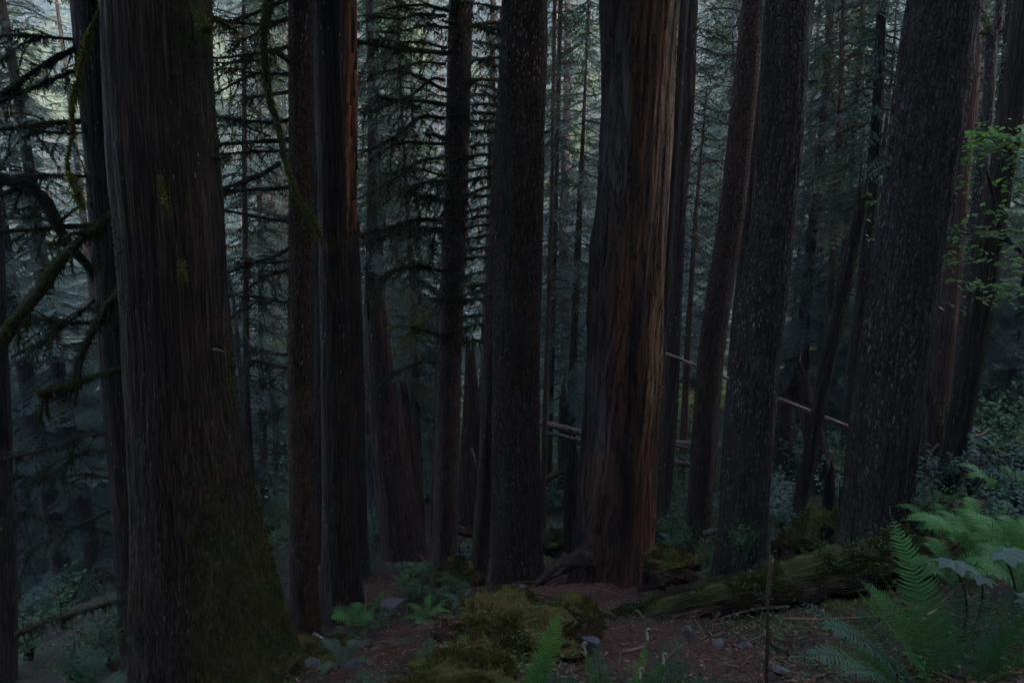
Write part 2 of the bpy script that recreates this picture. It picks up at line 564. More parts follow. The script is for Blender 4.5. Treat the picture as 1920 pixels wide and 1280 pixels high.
def smooth_path(pts, n):
    """Catmull-Rom through the points"""
    pts = np.asarray(pts, float)
    if len(pts) == 2: pts = np.array([pts[0], pts.mean(0), pts[1]])
    e = np.concatenate([[2 * pts[0] - pts[1]], pts, [2 * pts[-1] - pts[-2]]])
    k = len(pts) - 1
    out = []
    for s in np.linspace(0, k - 1e-9, n):
        i = int(s); t = s - i
        p0, p1, p2, p3 = e[i], e[i + 1], e[i + 2], e[i + 3]
        out.append(0.5 * ((2 * p1) + (-p0 + p2) * t + (2 * p0 - 5 * p1 + 4 * p2 - p3) * t * t + (-p0 + 3 * p1 - 3 * p2 + p3) * t ** 3))
    return np.array(out)


def blades(mb, pos, dirs, length, width, m=0, rnd=None, side=None):
    """many thin triangles: pos (n,3), dirs (n,3) unit, length (n,), width (n,)"""
    n = len(pos)
    if n == 0: return
    if side is None:
        side = np.cross(dirs, RNG.normal(size=(n, 3)))
    side = side / (np.linalg.norm(side, axis=1)[:, None] + 1e-9)
    w = np.asarray(width) * np.ones(n)
    l = np.asarray(length) * np.ones(n)
    a = pos - side * w[:, None] / 2
    b = pos + side * w[:, None] / 2
    c = pos + dirs * l[:, None]
    v = np.stack([a, b, c], 1).reshape(-1, 3)
    f = np.arange(3 * n).reshape(n, 3)
    r = RNG.random(n) if rnd is None else rnd
    mb.add(v, f, m, None, 0, np.repeat(r, 3), False)


def surface_samples(v, q, n, weight=None, patchy=True):
    """random points + normals on quad/tri faces"""
    a, b, c = v[q[:, 0]], v[q[:, 1]], v[q[:, 2]]
    d = v[q[:, 3]] if q.shape[1] == 4 else c
    nr = np.cross(c - a, d - b) if q.shape[1] == 4 else np.cross(b - a, c - a)
    ar = np.linalg.norm(nr, axis=1)
    nr = nr / (ar[:, None] + 1e-12)
    w = ar if weight is None else ar * weight(nr, (a + b + c + d) / 4)
    if w.sum() <= 0: return np.zeros((0, 3)), np.zeros((0, 3))
    if patchy: w = w * np.clip(0.35 + 1.6 * fbm((a + c) * 2.2, 3, 17), 0.02, 1.5)
    i = RNG.choice(len(q), n, p=w / w.sum())
    s, t = RNG.random(n)[:, None], RNG.random(n)[:, None]
    pt = (a[i] * (1 - s) + b[i] * s) * (1 - t) + (d[i] * (1 - s) + c[i] * s) * t
    return pt, nr[i]


def unit(v): return v / (np.linalg.norm(v, axis=-1, keepdims=True) + 1e-12)


def fuzz(mb, v, q, n, length, width, m, updown=0.0, weight=None, spread=0.6):
    p, nr = surface_samples(v, q, n, weight)
    if len(p) == 0: return
    d = unit(nr + RNG.normal(size=p.shape) * spread + np.array([0, 0, updown]))
    blades(mb, p - nr * length * 0.1, d, length * RNG.uniform(0.5, 1.4, len(p)), width, m)


def make_branch(pts3, r0, r1, moss=0.5, twigs=6, fringe=1.0, seg=7, twiglen=0.35, name='branch', parent=None, mat='twig', live=0, gnarl=0.5):
    """a limb: tapered wandering tube, side twigs, moss on top and a ragged hanging fringe (its own part)"""
    L = np.linalg.norm(np.diff(np.asarray(pts3, float), axis=0), axis=1).sum()
    n = max(8, int(L / 0.06))
    path = smooth_path(pts3, n)
    t = np.linspace(0, 1, n)
    path = path + gnarl * 0.02 * np.stack([fbm(np.stack([t * L * 3, t * 0 + s, t * 0 + L], 1), 2, 3 + s) for s in (1, 2, 3)], 1) * np.minimum(1, t * 6)[:, None]
    r = (r0 + (r1 - r0) * t ** 0.8)
    r = r * (1 + 0.22 * fbm(np.stack([t * L * 9, t * 0, t * 0 + r0 * 91], 1), 2, 8))
    mb = MB()
    v = add_tube(mb, path, r, seg, 0, moss=moss * 0.8, offset=RNG.uniform(0, 9, 3))
    segs = [(path, r)]
    for k in range(twigs):
        tt = random.uniform(0.15, 0.98)
        i = min(n - 2, int(tt * n))
        tan = unit(path[i + 1] - path[i])
        d = unit(tan * random.uniform(0.2, 0.9) + np.array([random.uniform(-0.5, 0.5), random.uniform(-.8, .8), random.uniform(-1.0, 0.35)]))
        ln = twiglen * random.uniform(0.4, 1.2)
        p0 = path[i]
        tp = smooth_path([p0, p0 + d * ln * .5 + np.array([0, 0, 0.02]), p0 + d * ln + np.array([0, 0, -0.12 * ln])], 7)
        tr = np.linspace(max(0.004, r[i] * 0.35), 0.002, 7)
        add_tube(mb, tp, tr, 4, 0, moss=moss * 0.5, offset=RNG.uniform(0, 9, 3))
        segs.append((tp, tr))
    o = part(name, mb, [M[mat]], parent)
    if fringe > 0 and moss > 0.05:
        fm = MB()
        for pth, rr in segs:
            ln = np.linalg.norm(np.diff(pth, axis=0), axis=1).sum()
            k = int(ln * 330 * fringe)
            if k < 2: continue
            u = RNG.random(k) * (len(pth) - 1.001)
            i = u.astype(int); fr = (u - i)[:, None]
            c = pth[i] * (1 - fr) + pth[i + 1] * fr
            rad = rr[i]
            ang = RNG.normal(0, 1.0, k)          # around the top; the far tail hangs
            tan = unit(pth[i + 1] - pth[i])
            sd = unit(np.cross(tan, np.array([0, 0, 1.0])))
            up = np.cross(sd, tan)
            off = (np.sin(ang)[:, None] * sd + np.cos(ang)[:, None] * up)
            clump = np.clip(0.55 + 0.9 * fbm(np.stack([u * 0.35, u * 0 + ln * 7, u * 0], 1), 2, 4), 0, 1.6)
            hang = RNG.random(k) < 0.45
            d = unit(np.where(hang[:, None], np.array([0, 0, -1.0]) + RNG.normal(size=(k, 3)) * 0.25, off + RNG.normal(size=(k, 3)) * 0.45))
            base = c + off * (rad * 0.8)[:, None]
            base = np.where(hang[:, None], c - np.array([0, 0, 1.0]) * (rad * 0.6)[:, None] + sd * (RNG.uniform(-1, 1, k) * rad)[:, None], base)
            le = np.where(hang, RNG.uniform(0.015, 0.085, k), RNG.uniform(0.01, 0.028, k)) * (0.35 + clump) * (0.6 + moss)
            blades(fm, base, d, le, np.where(hang, 0.008, 0.012), 0, rnd=np.where(hang, RNG.random(k) * 0.4, 0.35 + 0.6 * RNG.random(k)))
        if fm.n: part('moss', fm, [M['mossdark'] if moss < 0.75 else M['moss'] if moss < .94 else M['mosslight']], o)
    return o


def pxbranch(parent, pts, Y0, Y1, w0, w1, **kw):
    Ys = np.linspace(Y0, Y1, len(pts))
    p3 = [P(x, y, Y) for (x, y), Y in zip(pts, Ys)]
    return make_branch(p3, w0 / 2 * PXM(*pts[0], Y0), w1 / 2 * PXM(*pts[-1], Y1), parent=parent, **kw)


TREES = {}


def trunk_axis(rows, Y, top=None, sink=0.5, step=0.06):
    """rows of (py, x left, x right) seen in the photo -> axis points and radii in the plane at distance Y"""
    rows = sorted(rows)
    pts = np.array([P((a + b) / 2, y, Y) for y, a, b in rows])[::-1]
    rad = np.array([(b - a) / 2 * PXM(0, y, Y) for y, a, b in rows])[::-1]
    d = (pts[0] - pts[1]) / max(1e-6, (pts[1][2] - pts[0][2]))
    pts = np.concatenate([[pts[0] + d * sink], pts]); rad = np.concatenate([[rad[0] * 1.12], rad])
    if top is not None and top > pts[-1][2] + 0.1:
        h = pts[-1][2] - pts[len(pts) // 2][2]
        d = (pts[-1] - pts[len(pts) // 2]) / max(h, 0.3)
        k = top - pts[-1][2]
        pts = np.concatenate([pts, [pts[-1] + d * k]]); rad = np.concatenate([rad, [max(0.012, rad[-1] * max(0.12, 1 - k * 0.032))]])
    z = pts[:, 2]
    n = max(12, int((z[-1] - z[0]) / step))
    zz = np.linspace(z[0], z[-1], n)
    X = np.interp(zz, z, pts[:, 0]); RR = np.interp(zz, z, rad)
    w = max(3, n // 14) | 1
    ker = np.hanning(w + 2)[1:-1]; ker /= ker.sum()
    pad = w // 2

    def sm(a):
        e = np.concatenate([2 * a[0] - a[pad:0:-1], a, 2 * a[-1] - a[-2:-pad - 2:-1]])
        return np.convolve(e, ker, 'valid')
    return np.stack([sm(X), np.full(n, float(Y)), zz], 1), np.maximum(sm(RR), 0.006)


def tree(key, name, rows, Y, mat, label, cat='tree', top=9.0, seg=48, ridge=0.05, kx=9, kz=0.9, moss=(0, 0, 0), lobes=0.0,
         broken=False, group=None, colfn=None, jagspan=0.75, twist=0.0, lump=0.05, step=0.06, partname='trunk'):
    """moss = (overall, right side, base) weights"""
    ax, rd = trunk_axis(rows, Y, None if broken else top, step=step)
    base_py = max(r[0] for r in rows)
    zb = P(960, base_py, Y)[2]
    i0 = int(np.argmin(abs(ax[:, 2] - zb)))
    loc = ax[i0].copy()
    t = thing(name, loc, label, cat, group)
    n = len(ax)
    a = np.arange(seg) * 2 * math.pi / seg
    hz = ax[:, 2] - zb
    r0 = max(rd.mean(), 0.03)
    q = np.stack([np.cos(a)[None] * np.ones((n, 1)), np.sin(a)[None] * np.ones((n, 1)), np.zeros((n, seg))], -1)
    seed = abs(hash(key)) % 997 if False else sum(ord(c) * (i + 3) for i, c in enumerate(key))
    lo = np.stack([q[..., 0] * 1.3, q[..., 1] * 1.3, hz[:, None] * 0.7 * np.ones(seg)], -1).reshape(-1, 3)
    at = a[None] + twist * hz[:, None]
    hi = np.stack([np.cos(at) * r0 * kx * 3, np.sin(at) * r0 * kx * 3, hz[:, None] * kz * np.ones(seg)], -1).reshape(-1, 3)
    d = lump * fbm(lo + seed, 3, seed) + ridge * (0.5 - np.abs(fbm(hi + seed, 3, seed + 5)))
    d = d.reshape(n, seg)
    if lobes:
        ph = seed
        d = d + lobes * np.exp(-np.maximum(hz, -0.2) / 0.30)[:, None] * (1.6 + 1.5 * np.cos(5 * a + ph) * 0.6 + 1.5 * np.cos(3 * a + ph * 2) * 0.4)[None]
    rr = rd[:, None] * (1 + d)
    mb = MB()
    pts = ax.copy()
    # moss weight: right side (a = angle from the camera-facing normal, +B side)
    T, N, B = frames(pts)
    dirx = np.cos(a)[None] * N[:, None, 0] + np.sin(a)[None] * B[:, None, 0]
    mo = moss[0] + moss[1] * np.clip(dirx, 0, 1) + moss[2] * np.exp(-np.maximum(hz, 0) / 0.9)[:, None] + 0 * dirx
    mo = mo + 0.25 * fbm(lo * np.array([1, 1, 1.2]) + 31, 2, seed + 9).reshape(n, seg) * (max(moss) > 0)
    if broken:   # jagged top: each angle ends at its own height
        jag = fbm(np.stack([np.cos(a) * 2.2, np.sin(a) * 2.2, a * 0 + seed], 1), 3, seed + 2)
        tall = (jag - jag.min()) / (np.ptp(jag) + 1e-6)
        span = min(jagspan, 0.28 * (ax[-1, 2] - zb))
        v, qd, bp, _ = tube(pts, rr, seg, cap=False)
        v = v.reshape(n, seg, 3)
        lim = ax[-1, 2] - span * (1 - tall ** 1.5)
        hgt = v[..., 2]
        sc = np.where(hgt > lim[None], lim[None] + (hgt - lim[None]) * 0.04, hgt)
        frac = np.clip((ax[-1, 2] - sc), 0, None)
        v[..., 2] = sc
        v = v.reshape(-1, 3)
        inner = rd[-1] * 0.55
        mb.add(v, qd, 0, bp, mo.ravel(), 0.5, True, None if colfn is None else colfn(a, hz, v, n, seg))
        # hollow inside
        iv = v.reshape(n, seg, 3)[-1] * 0.5 + (ax[-1] - np.array([0, 0, span * 0.9]))[None] * 0.5
        iv[:, 2] = np.minimum(iv[:, 2], lim - span * 0.15)
        top_ring = v.reshape(n, seg, 3)[-1]
        vv = np.concatenate([top_ring, iv, [ax[-1] - np.array([0, 0, span * 1.1])]])
        k = np.arange(seg); kj = np.roll(k, -1)
        mb.add(vv, np.stack([k, kj, kj + seg, k + seg], -1), 0, None, 0, 0.5, False, (0.1, 0.05, 0.03) if colfn else None)
        mb.f.append((np.stack([k + seg, kj + seg, np.full(seg, 2 * seg)], -1) + mb.n - len(vv), 0, False))
    else:
        add_tube(mb, pts, rr, seg, 0, mo.ravel(), 0.5, col=None if colfn is None else colfn(a, hz, None, n, seg))
    tr = part(partname, mb, [M[mat]], t)
    TREES[key] = dict(t=t, ax=ax, rd=rd, Y=Y, zb=zb, trunk=tr, rr=rr, N=N, B=B, a=a, mo=mo)
    return t


def trunk_at(key, py, side):
    """point on the left (-1) / right (+1) silhouette of a trunk at photo row py"""
    T = TREES[key]
    z = P(960, py, T['Y'])[2]
    i = int(np.argmin(abs(T['ax'][:, 2] - z)))
    return T['ax'][i] + np.array([side * T['rd'][i] * 0.9, 0, 0])


def trunk_fuzz(key, n, length, thr, mat='moss', zmax=None):
    """short moss standing off the bark where the moss weight is high"""
    T = TREES[key]
    v, q, bp, _ = tube(T['ax'], T['rr'], len(T['a']), cap=False)
    fm = MB()
    mo = T['mo'].ravel()
    p, nr = surface_samples(v, q, n * 3)
    # nearest ring / angle weight by sampling again on faces
    a_, b_ = v[q[:, 0]], v[q[:, 2]]
    fw = np.clip(mo[q].mean(1) - thr, 0, 1)
    ar = np.linalg.norm(np.cross(v[q[:, 2]] - v[q[:, 0]], v[q[:, 3]] - v[q[:, 1]]), axis=1)
    front = (a_ + b_)[:, 1] / 2 < T['Y'] + 0.5 * T['rd'].mean()
    vis = ((a_ + b_)[:, 2] / 2 < 4.5)
    w = fw * ar * front * vis
    if w.sum() <= 0: return
    i = RNG.choice(len(q), n, p=w / w.sum())
    s, t = RNG.random(n)[:, None], RNG.random(n)[:, None]
    pt = (v[q[i, 0]] * (1 - s) + v[q[i, 1]] * s) * (1 - t) + (v[q[i, 3]] * (1 - s) + v[q[i, 2]] * s) * t
    nrm = unit(np.cross(v[q[i, 1]] - v[q[i, 0]], v[q[i, 3]] - v[q[i, 0]]))
    d = unit(nrm + RNG.normal(size=(n, 3)) * 0.6 + np.array([0, 0, -0.5]))
    blades(fm, pt, d, length * RNG.uniform(0.4, 1.4, n), 0.010, 0)
    part('moss', fm, [M[mat]], T['t'])


# ------------------------------------------------------------------ conifer sprays and crowns
def spray_live(seed, tw=15, sub=6, bw=1.0):
    """one hemlock bough along +X, length 1, drooping, as stem + flat twigs of needle blades"""
    rng = np.random.default_rng(seed)
    n = 9
    t = np.linspace(0, 1, n)
    bend = rng.uniform(-0.12, 0.12)
    stem = np.stack([t, bend * t * t, 0.10 * t - 0.34 * t * t], 1)
    V, Fc, RND, MAT = [], [], [], []
    cnt = 0

    def addtri(a, b, c, r, m):
        nonlocal cnt
        V.extend([a, b, c]); Fc.append((cnt, cnt + 1, cnt + 2)); RND.extend([r] * 3); MAT.append(m); cnt += 3
    for i in range(n - 1):
        w = 0.013 * (1 - t[i]) + 0.003
        for dv in (np.array([0, w, 0]), np.array([0, 0, w])):
            addtri(stem[i] - dv, stem[i] + dv, stem[i + 1], 0.3, 0)
    for k in range(tw):
        for s in (-1, 1):
            tt = 0.14 + 0.84 * (k + rng.random() * 0.8) / tw
            p = np.array([np.interp(tt, t, stem[:, c]) for c in range(3)])
            ln = (0.10 + 0.42 * (1 - tt) ** 0.8) * rng.uniform(0.6, 1.15) * min(1, tt * 3.5)
            d = np.array([0.65, s * 0.9, rng.uniform(-0.35, 0.05)]); d /= np.linalg.norm(d)
            r = rng.random()
            tip = p + d * ln + np.array([0, 0, -0.12 * ln])
            dv = np.array([0, 0, 0.004])
            addtri(p - dv, p + dv, tip, r * 0.5, 0)
            for j in range(sub):
                u = (j + 0.6) / sub
                q = p * (1 - u) + tip * u
                for s2 in (-1, 1):
                    dd = d * 0.75 + s2 * np.array([-d[1], d[0], 0]) * 0.75 + np.array([0, 0, rng.uniform(-0.5, 0.05)])
                    dd /= np.linalg.norm(dd)
                    l2 = (0.055 + 0.12 * ln) * (1.1 - 0.5 * u) * rng.uniform(0.7, 1.3)
                    sd = np.array([-dd[1], dd[0], 0.0]) * 0.011 * bw
                    l2 *= 0.7 + 0.3 * bw
                    addtri(q - sd, q + sd, q + dd * l2, min(1, max(0, r * 0.6 + rng.random() * 0.4)), 1)
    return np.array(V), np.array(Fc), np.array(RND), np.array(MAT)


def spray_dead(seed, tw=11, fringe=70):
    """a bare, lower, moss-hung bough along +X, length 1"""
    rng = np.random.default_rng(seed)
    n = 10
    t = np.linspace(0, 1, n)
    b1, b2 = rng.uniform(-.15, .15), rng.uniform(-0.10, 0.12)
    stem = np.stack([t, b1 * t * t + 0.02 * np.sin(t * 9 + seed), b2 * t - 0.20 * t ** 2.2 + 0.012 * np.sin(t * 13 + seed)], 1)
    V, Fc, RND, MAT = [], [], [], []
    cnt = 0

    def addtri(a, b, c, r, m):
        nonlocal cnt
        V.extend([a, b, c]); Fc.append((cnt, cnt + 1, cnt + 2)); RND.extend([r] * 3); MAT.append(m); cnt += 3
    w = 0.011 * (1 - t) + 0.0035
    ang = np.arange(3) * 2.094
    rings = [stem[i] + w[i] * np.stack([0 * ang, np.cos(ang), np.sin(ang)], 1) for i in range(n)]
    for i in range(n - 1):
        for k in range(3):
            a, b, c, d = rings[i][k], rings[i][(k + 1) % 3], rings[i + 1][(k + 1) % 3], rings[i + 1][k]
            addtri(a, b, c, 0.3, 0); addtri(a, c, d, 0.3, 0)
    lines = [(stem[i], stem[i + 1]) for i in range(n - 1)] * 2
    for k in range(tw):
        tt = 0.2 + 0.78 * rng.random()
        p = np.array([np.interp(tt, t, stem[:, c]) for c in range(3)])
        s = rng.choice([-1, 1])
        ln = rng.uniform(0.10, 0.34) * (1.15 - 0.6 * tt)
        d = np.array([rng.uniform(0.3, 1.0), s * rng.uniform(0.4, 1.0), rng.uniform(-0.5, 0.25)]); d /= np.linalg.norm(d)
        mid = p + d * ln * 0.5 + rng.normal(size=3) * 0.01
        tip = p + d * ln + np.array([0, 0, -rng.uniform(0, 0.3) * ln])
        for dv in (np.array([0, 0, 0.0045]), np.array([-d[1], d[0], 0]) * 0.0045):
            addtri(p - dv, p + dv, mid, 0.2, 0); addtri(mid - dv * 0.7, mid + dv * 0.7, tip, 0.2, 0)
        lines += [(p, mid), (mid, tip)]
    for k in range(fringe):
        a, b = lines[rng.integers(len(lines))]
        p = a + (b - a) * rng.random()
        l2 = rng.uniform(0.012, 0.06) * (1 + (rng.random() < 0.15) * 1.0)
        th = rng.random() * 6.28
        sd = np.array([math.cos(th), math.sin(th), 0]) * rng.uniform(0.006, 0.014)
        addtri(p - sd + np.array([0, 0, .006]), p + sd + np.array([0, 0, .006]), p + np.array([rng.normal() * .01, rng.normal() * .01, -l2]), rng.random() * 0.5, 1)
    return np.array(V), np.array(Fc), np.array(RND), np.array(MAT)


LIVE = [spray_live(k) for k in range(5)]
LIVELO = [spray_live(20 + k, 6, 2, 3.2) for k in range(4)]
DEAD = [spray_dead(40 + k) for k in range(6)]


def place_spray(mb, spr, pos, az, el, ln, roll=0.0, wide=1.0):
    V, Fc, r, mt = spr
    v = V * np.array([1, wide, 1]) * ln
    ca, sa, ce, se, cr, sr = math.cos(az), math.sin(az), math.cos(el), math.sin(el), math.cos(roll), math.sin(roll)
    v = v @ np.array([[1, 0, 0], [0, cr, sr], [0, -sr, cr]])
    v = v @ np.array([[ce, 0, se], [0, 1, 0], [-se, 0, ce]])
    v = v @ np.array([[ca, sa, 0], [-sa, ca, 0], [0, 0, 1]])
    v = v + np.asarray(pos)
    n0 = mb.n
    mb.v.append(v); mb.bp.append(v); mb.moss.append(np.full(len(v), 0.1)); mb.rnd.append(r * 0.75 + 0.25 * random.random()); mb.col.append(np.ones((len(v), 3)))
    for m in (0, 1):
        sel = Fc[mt == m]
        if len(sel): mb.f.append((sel + n0, m, False))
    mb.n += len(v)


def crown_live(h0, h1, r0, r1, n, seed, lib=LIVE, gap=0.0):
    random.seed(seed)
    mb = MB()
    for k in range(n):
        u = (k + random.random()) / n
        z = h0 + (h1 - h0) * u
        if gap and random.random() < gap: continue
        rad = (r0 + (r1 - r0) * u) * random.uniform(0.55, 1.15)
        az = k * 2.399 + random.uniform(-.5, .5)
        place_spray(mb, random.choice(lib), (0, 0, z), az, random.uniform(-0.30, 0.12) + 0.25 * u, rad, random.uniform(-.2, .2), random.uniform(0.8, 1.2))
    return mb


def crown_dead(h0, h1, r0, r1, n, seed, mixlive=0.0):
    random.seed(seed)
    mb = MB()
    for k in range(n):
        u = (k + random.random()) / n
        z = h0 + (h1 - h0) * u
        rad = (r0 + (r1 - r0) * u) * random.uniform(0.4, 1.2)
        az = k * 2.399 + random.uniform(-.8, .8)
        lib = LIVE if random.random() < mixlive else DEAD
        place_spray(mb, random.choice(lib), (0, 0, z), az, random.uniform(-0.55, 0.16), rad, random.uniform(-.3, .3), random.uniform(0.7, 1.2))
    return mb


CROWN = {
    'deadA': crown_dead(0.5, 17, 1.5, 1.7, 240, 1, 0.12).mesh('dead_boughs', [M['twig'], M['mossdark']]),
    'deadB': crown_dead(0.5, 17, 1.8, 1.4, 220, 2, 0.40).mesh('dead_boughs', [M['twig'], M['needle']]),
    'deadC': crown_dead(0.8, 17, 1.1, 1.2, 220, 3, 0.05).mesh('dead_boughs', [M['twig'], M['mossdark']]),
    'liveA': crown_live(1, 24, 2.9, 0.5, 330, 4).mesh('needle_boughs', [M['twig'], M['needle']]),
    'liveB': crown_live(1, 22, 2.4, 0.4, 260, 5, gap=0.15).mesh('needle_boughs', [M['twig'], M['needle']]),
    'highA': crown_live(6, 25, 3.2, 0.6, 260, 7).mesh('needle_boughs', [M['twig'], M['needle']]),
    'highB': crown_live(5, 24, 3.0, .6, 120, 9).mesh('needle_boughs', [M['twig'], M['needle']]),
    'shade_canopy': crown_live(0, 14, 3.8, 1.0, 170, 6).mesh('shade_canopy_boughs', [M['twig'], M['needle']]),
}


def add_crown(key, kind, z0=0.0, scale=1.0, spin=None):
    """hang a bough set on a tree, along its lean"""
    T = TREES[key]
    o = bpy.data.objects.new('crown', CROWN[kind])
    C.objects.link(o)
    o.parent = T['t']
    ax = T['ax']
    i = int(np.argmin(abs(ax[:, 2] - (T['zb'] + z0))))
    d = Vector(ax[min(len(ax) - 1, i + len(ax) // 2)] - ax[max(0, i - 1)]).normalized()
    rot = Vector((0, 0, 1)).rotation_difference(d).to_matrix().to_4x4() @ Matrix.Rotation(random.uniform(0, 6.28) if spin is None else spin, 4, 'Z')
    o.matrix_local = Matrix.Translation(Vector(ax[i]) - T['t'].location) @ rot @ Matrix.Scale(scale, 4)
    return o

# ================================================================== the trees near the camera
tree('T1', 'red_cedar', [(0, 200, 385), (200, 212, 395), (400, 228, 415), (640, 243, 425), (800, 250, 440), (950, 255, 470),
                         (1100, 258, 508), (1200, 259, 535), (1290, 260, 560)], 5.0, 'cedar',
     'massive stringy barked cedar trunk with a flared mossy foot, nearest tree on the left', top=14, seg=140, ridge=0.055, kx=8, kz=0.7,
     moss=(0.25, 0.20, 0.26), lobes=0.02, step=0.035)
tree('T2', 'red_cedar', [(0, 138, 225), (340, 168, 240), (640, 188, 255), (960, 213, 285), (1280, 235, 320)], 7.5, 'dark',
     'dark cedar trunk half hidden behind the massive stringy barked cedar', top=14, ridge=0.05, kz=0.4, moss=(0.05, 0.1, 0.1), step=0.05)
tree('T3', 'hemlock_tree', [(560, -40, 6), (860, -25, 20), (1000, -24, 24), (1280, -20, 30)], 8.0, 'dark',
     'dark trunk cut off by the left edge of the view', top=12, moss=(.1, .1, .1))
tree('T7', 'hemlock_tree', [(0, 541, 587), (320, 543, 587), (640, 541, 588), (960, 543, 590), (1120, 546, 595), (1205, 548, 603)], 6.8, 'brown',
     'slim mossy brown trunk with a long mossy limb hanging across it', top=13, seg=64, moss=(0.16, 0.10, 0.14), lobes=.055, step=0.04, ridge=.07, kx=10, kz=2)
tree('T8a', 'hemlock_tree', [(0, 587, 641), (410, 597, 649), (640, 602, 658), (960, 604, 668), (1100, 602, 676), (1150, 598, 684)], 7.4, 'dark',
     'dark straight trunk standing in front of the orange stripped snag', top=13, seg=64, moss=(0.1, 0.16, 0.1), lobes=.055, step=0.045, kz=0.6)
tree('T8c', 'hemlock_tree', [(0, 584, 606), (640, 588, 610), (960, 590, 613), (1080, 590, 616)], 9.5, 'dark',
     'thin black trunk squeezed between the slim brown trunk and the dark straight one', top=12, seg=24)
tree('T12', 'hemlock_tree', [(0, 841, 887), (360, 832, 878), (700, 820, 864), (900, 814, 860), (1074, 811, 857)], 9.6, 'brown',
     'straight brown hemlock with many mossy limbs reaching left', top=13, seg=56, moss=(0.02, 0.08, 0.3), lobes=.055, step=0.05, ridge=.05, kx=12, kz=2)
tree('T12b', 'hemlock_tree', [(480, 828, 836), (700, 815, 826), (1000, 807, 819), (1030, 807, 820)], 12.5, 'dark',
     'thin black stem just left of the brown hemlock with mossy limbs', top=8, seg=16)
tree('T13', 'hemlock_tree', [(0, 943, 975), (300, 925, 960), (640, 908, 945), (900, 895, 925), (1107, 879, 912)], 8.8, 'brown',
     'slender leaning trunk tucked behind the left side of the flaky grey brown hemlock', top=11, seg=40, moss=(0.22, 0.05, 0.12), step=0.05)
tree('T14', 'hemlock_tree', [(0, 940, 1025), (320, 930, 1020), (640, 925, 1012), (960, 924, 1010), (1092, 922, 1016)], 8.3, 'hemlock',
     'broad hemlock with flaky grey brown bark at the centre, left of the weathered cedar snag', top=14, seg=96, ridge=0.07, kx=10, kz=2.2,
     moss=(-0.05, 0.16, 0.34), lobes=.055, step=0.04)
tree('T20', 'hemlock_tree', [(0, 1393, 1436), (200, 1372, 1416), (400, 1350, 1395), (640, 1312, 1358), (800, 1300, 1345), (1002, 1286, 1330)], 9.2, 'brown',
     'leaning brown trunk with pale specks and a mossy right flank', top=13, seg=56, moss=(0.0, 0.26, 0.1), step=0.045, ridge=.07, kx=12, kz=2)
tree('T20b', 'hemlock_tree', [(0, 1428, 1446), (250, 1408, 1428), (400, 1392, 1412), (640, 1368, 1388), (1000, 1342, 1362)], 11, 'dark',
     'thin mossy trunk directly behind the leaning brown trunk', top=11, seg=24, moss=(.2, .4, 0))
tree('T22', 'douglas_fir', [(0, 1438, 1523), (200, 1427, 1508), (400, 1412, 1490), (640, 1376, 1462), (800, 1364, 1448), (1000, 1349, 1435), (1088, 1339, 1431)], 7.2, 'grey',
     'thick dark fir heavily flecked with pale lichen, its foot behind the mossy log', cat='tree', top=14, seg=104, ridge=0.09, kx=9, kz=1.8, moss=(-.1, .1, .4), lobes=.055, step=0.04)
tree('T24', 'douglas_fir', [(0, 1707, 1830), (200, 1683, 1800), (400, 1658, 1770), (640, 1622, 1734), (800, 1602, 1714), (930, 1588, 1702), (1018, 1580, 1698)], 6.8, 'grey',
     'thickest furrowed fir trunk on the right, leaning right, with a tall fern at its foot', top=14, seg=120, ridge=0.10, kx=8, kz=1.0, moss=(-0.1, 0.1, 0.0), lobes=.055, step=0.04)
tree('T27', 'hemlock_tree', [(0, 1903, 1940), (130, 1888, 1927), (400, 1845, 1888), (560, 1819, 1862), (780, 1780, 1822), (927, 1752, 1794)], 8.0, 'dark',
     'black leaning trunk with a mossy right edge behind the fresh green maple leaves', top=12, seg=56, moss=(0.14, 0.34, 0.1), step=0.045)
tree('T23', 'leaning_snag', [(284, 1617, 1631), (330, 1612, 1628), (400, 1602, 1624), (640, 1545, 1573), (780, 1520, 1544), (900, 1497, 1520), (990, 1478, 1502)], 8.2, 'dark',
     'curved broken snag leaning right, coated in moss, rising from the mossy mound', cat='snag', seg=40, moss=(.3, .4, .2), broken=True, step=0.04)


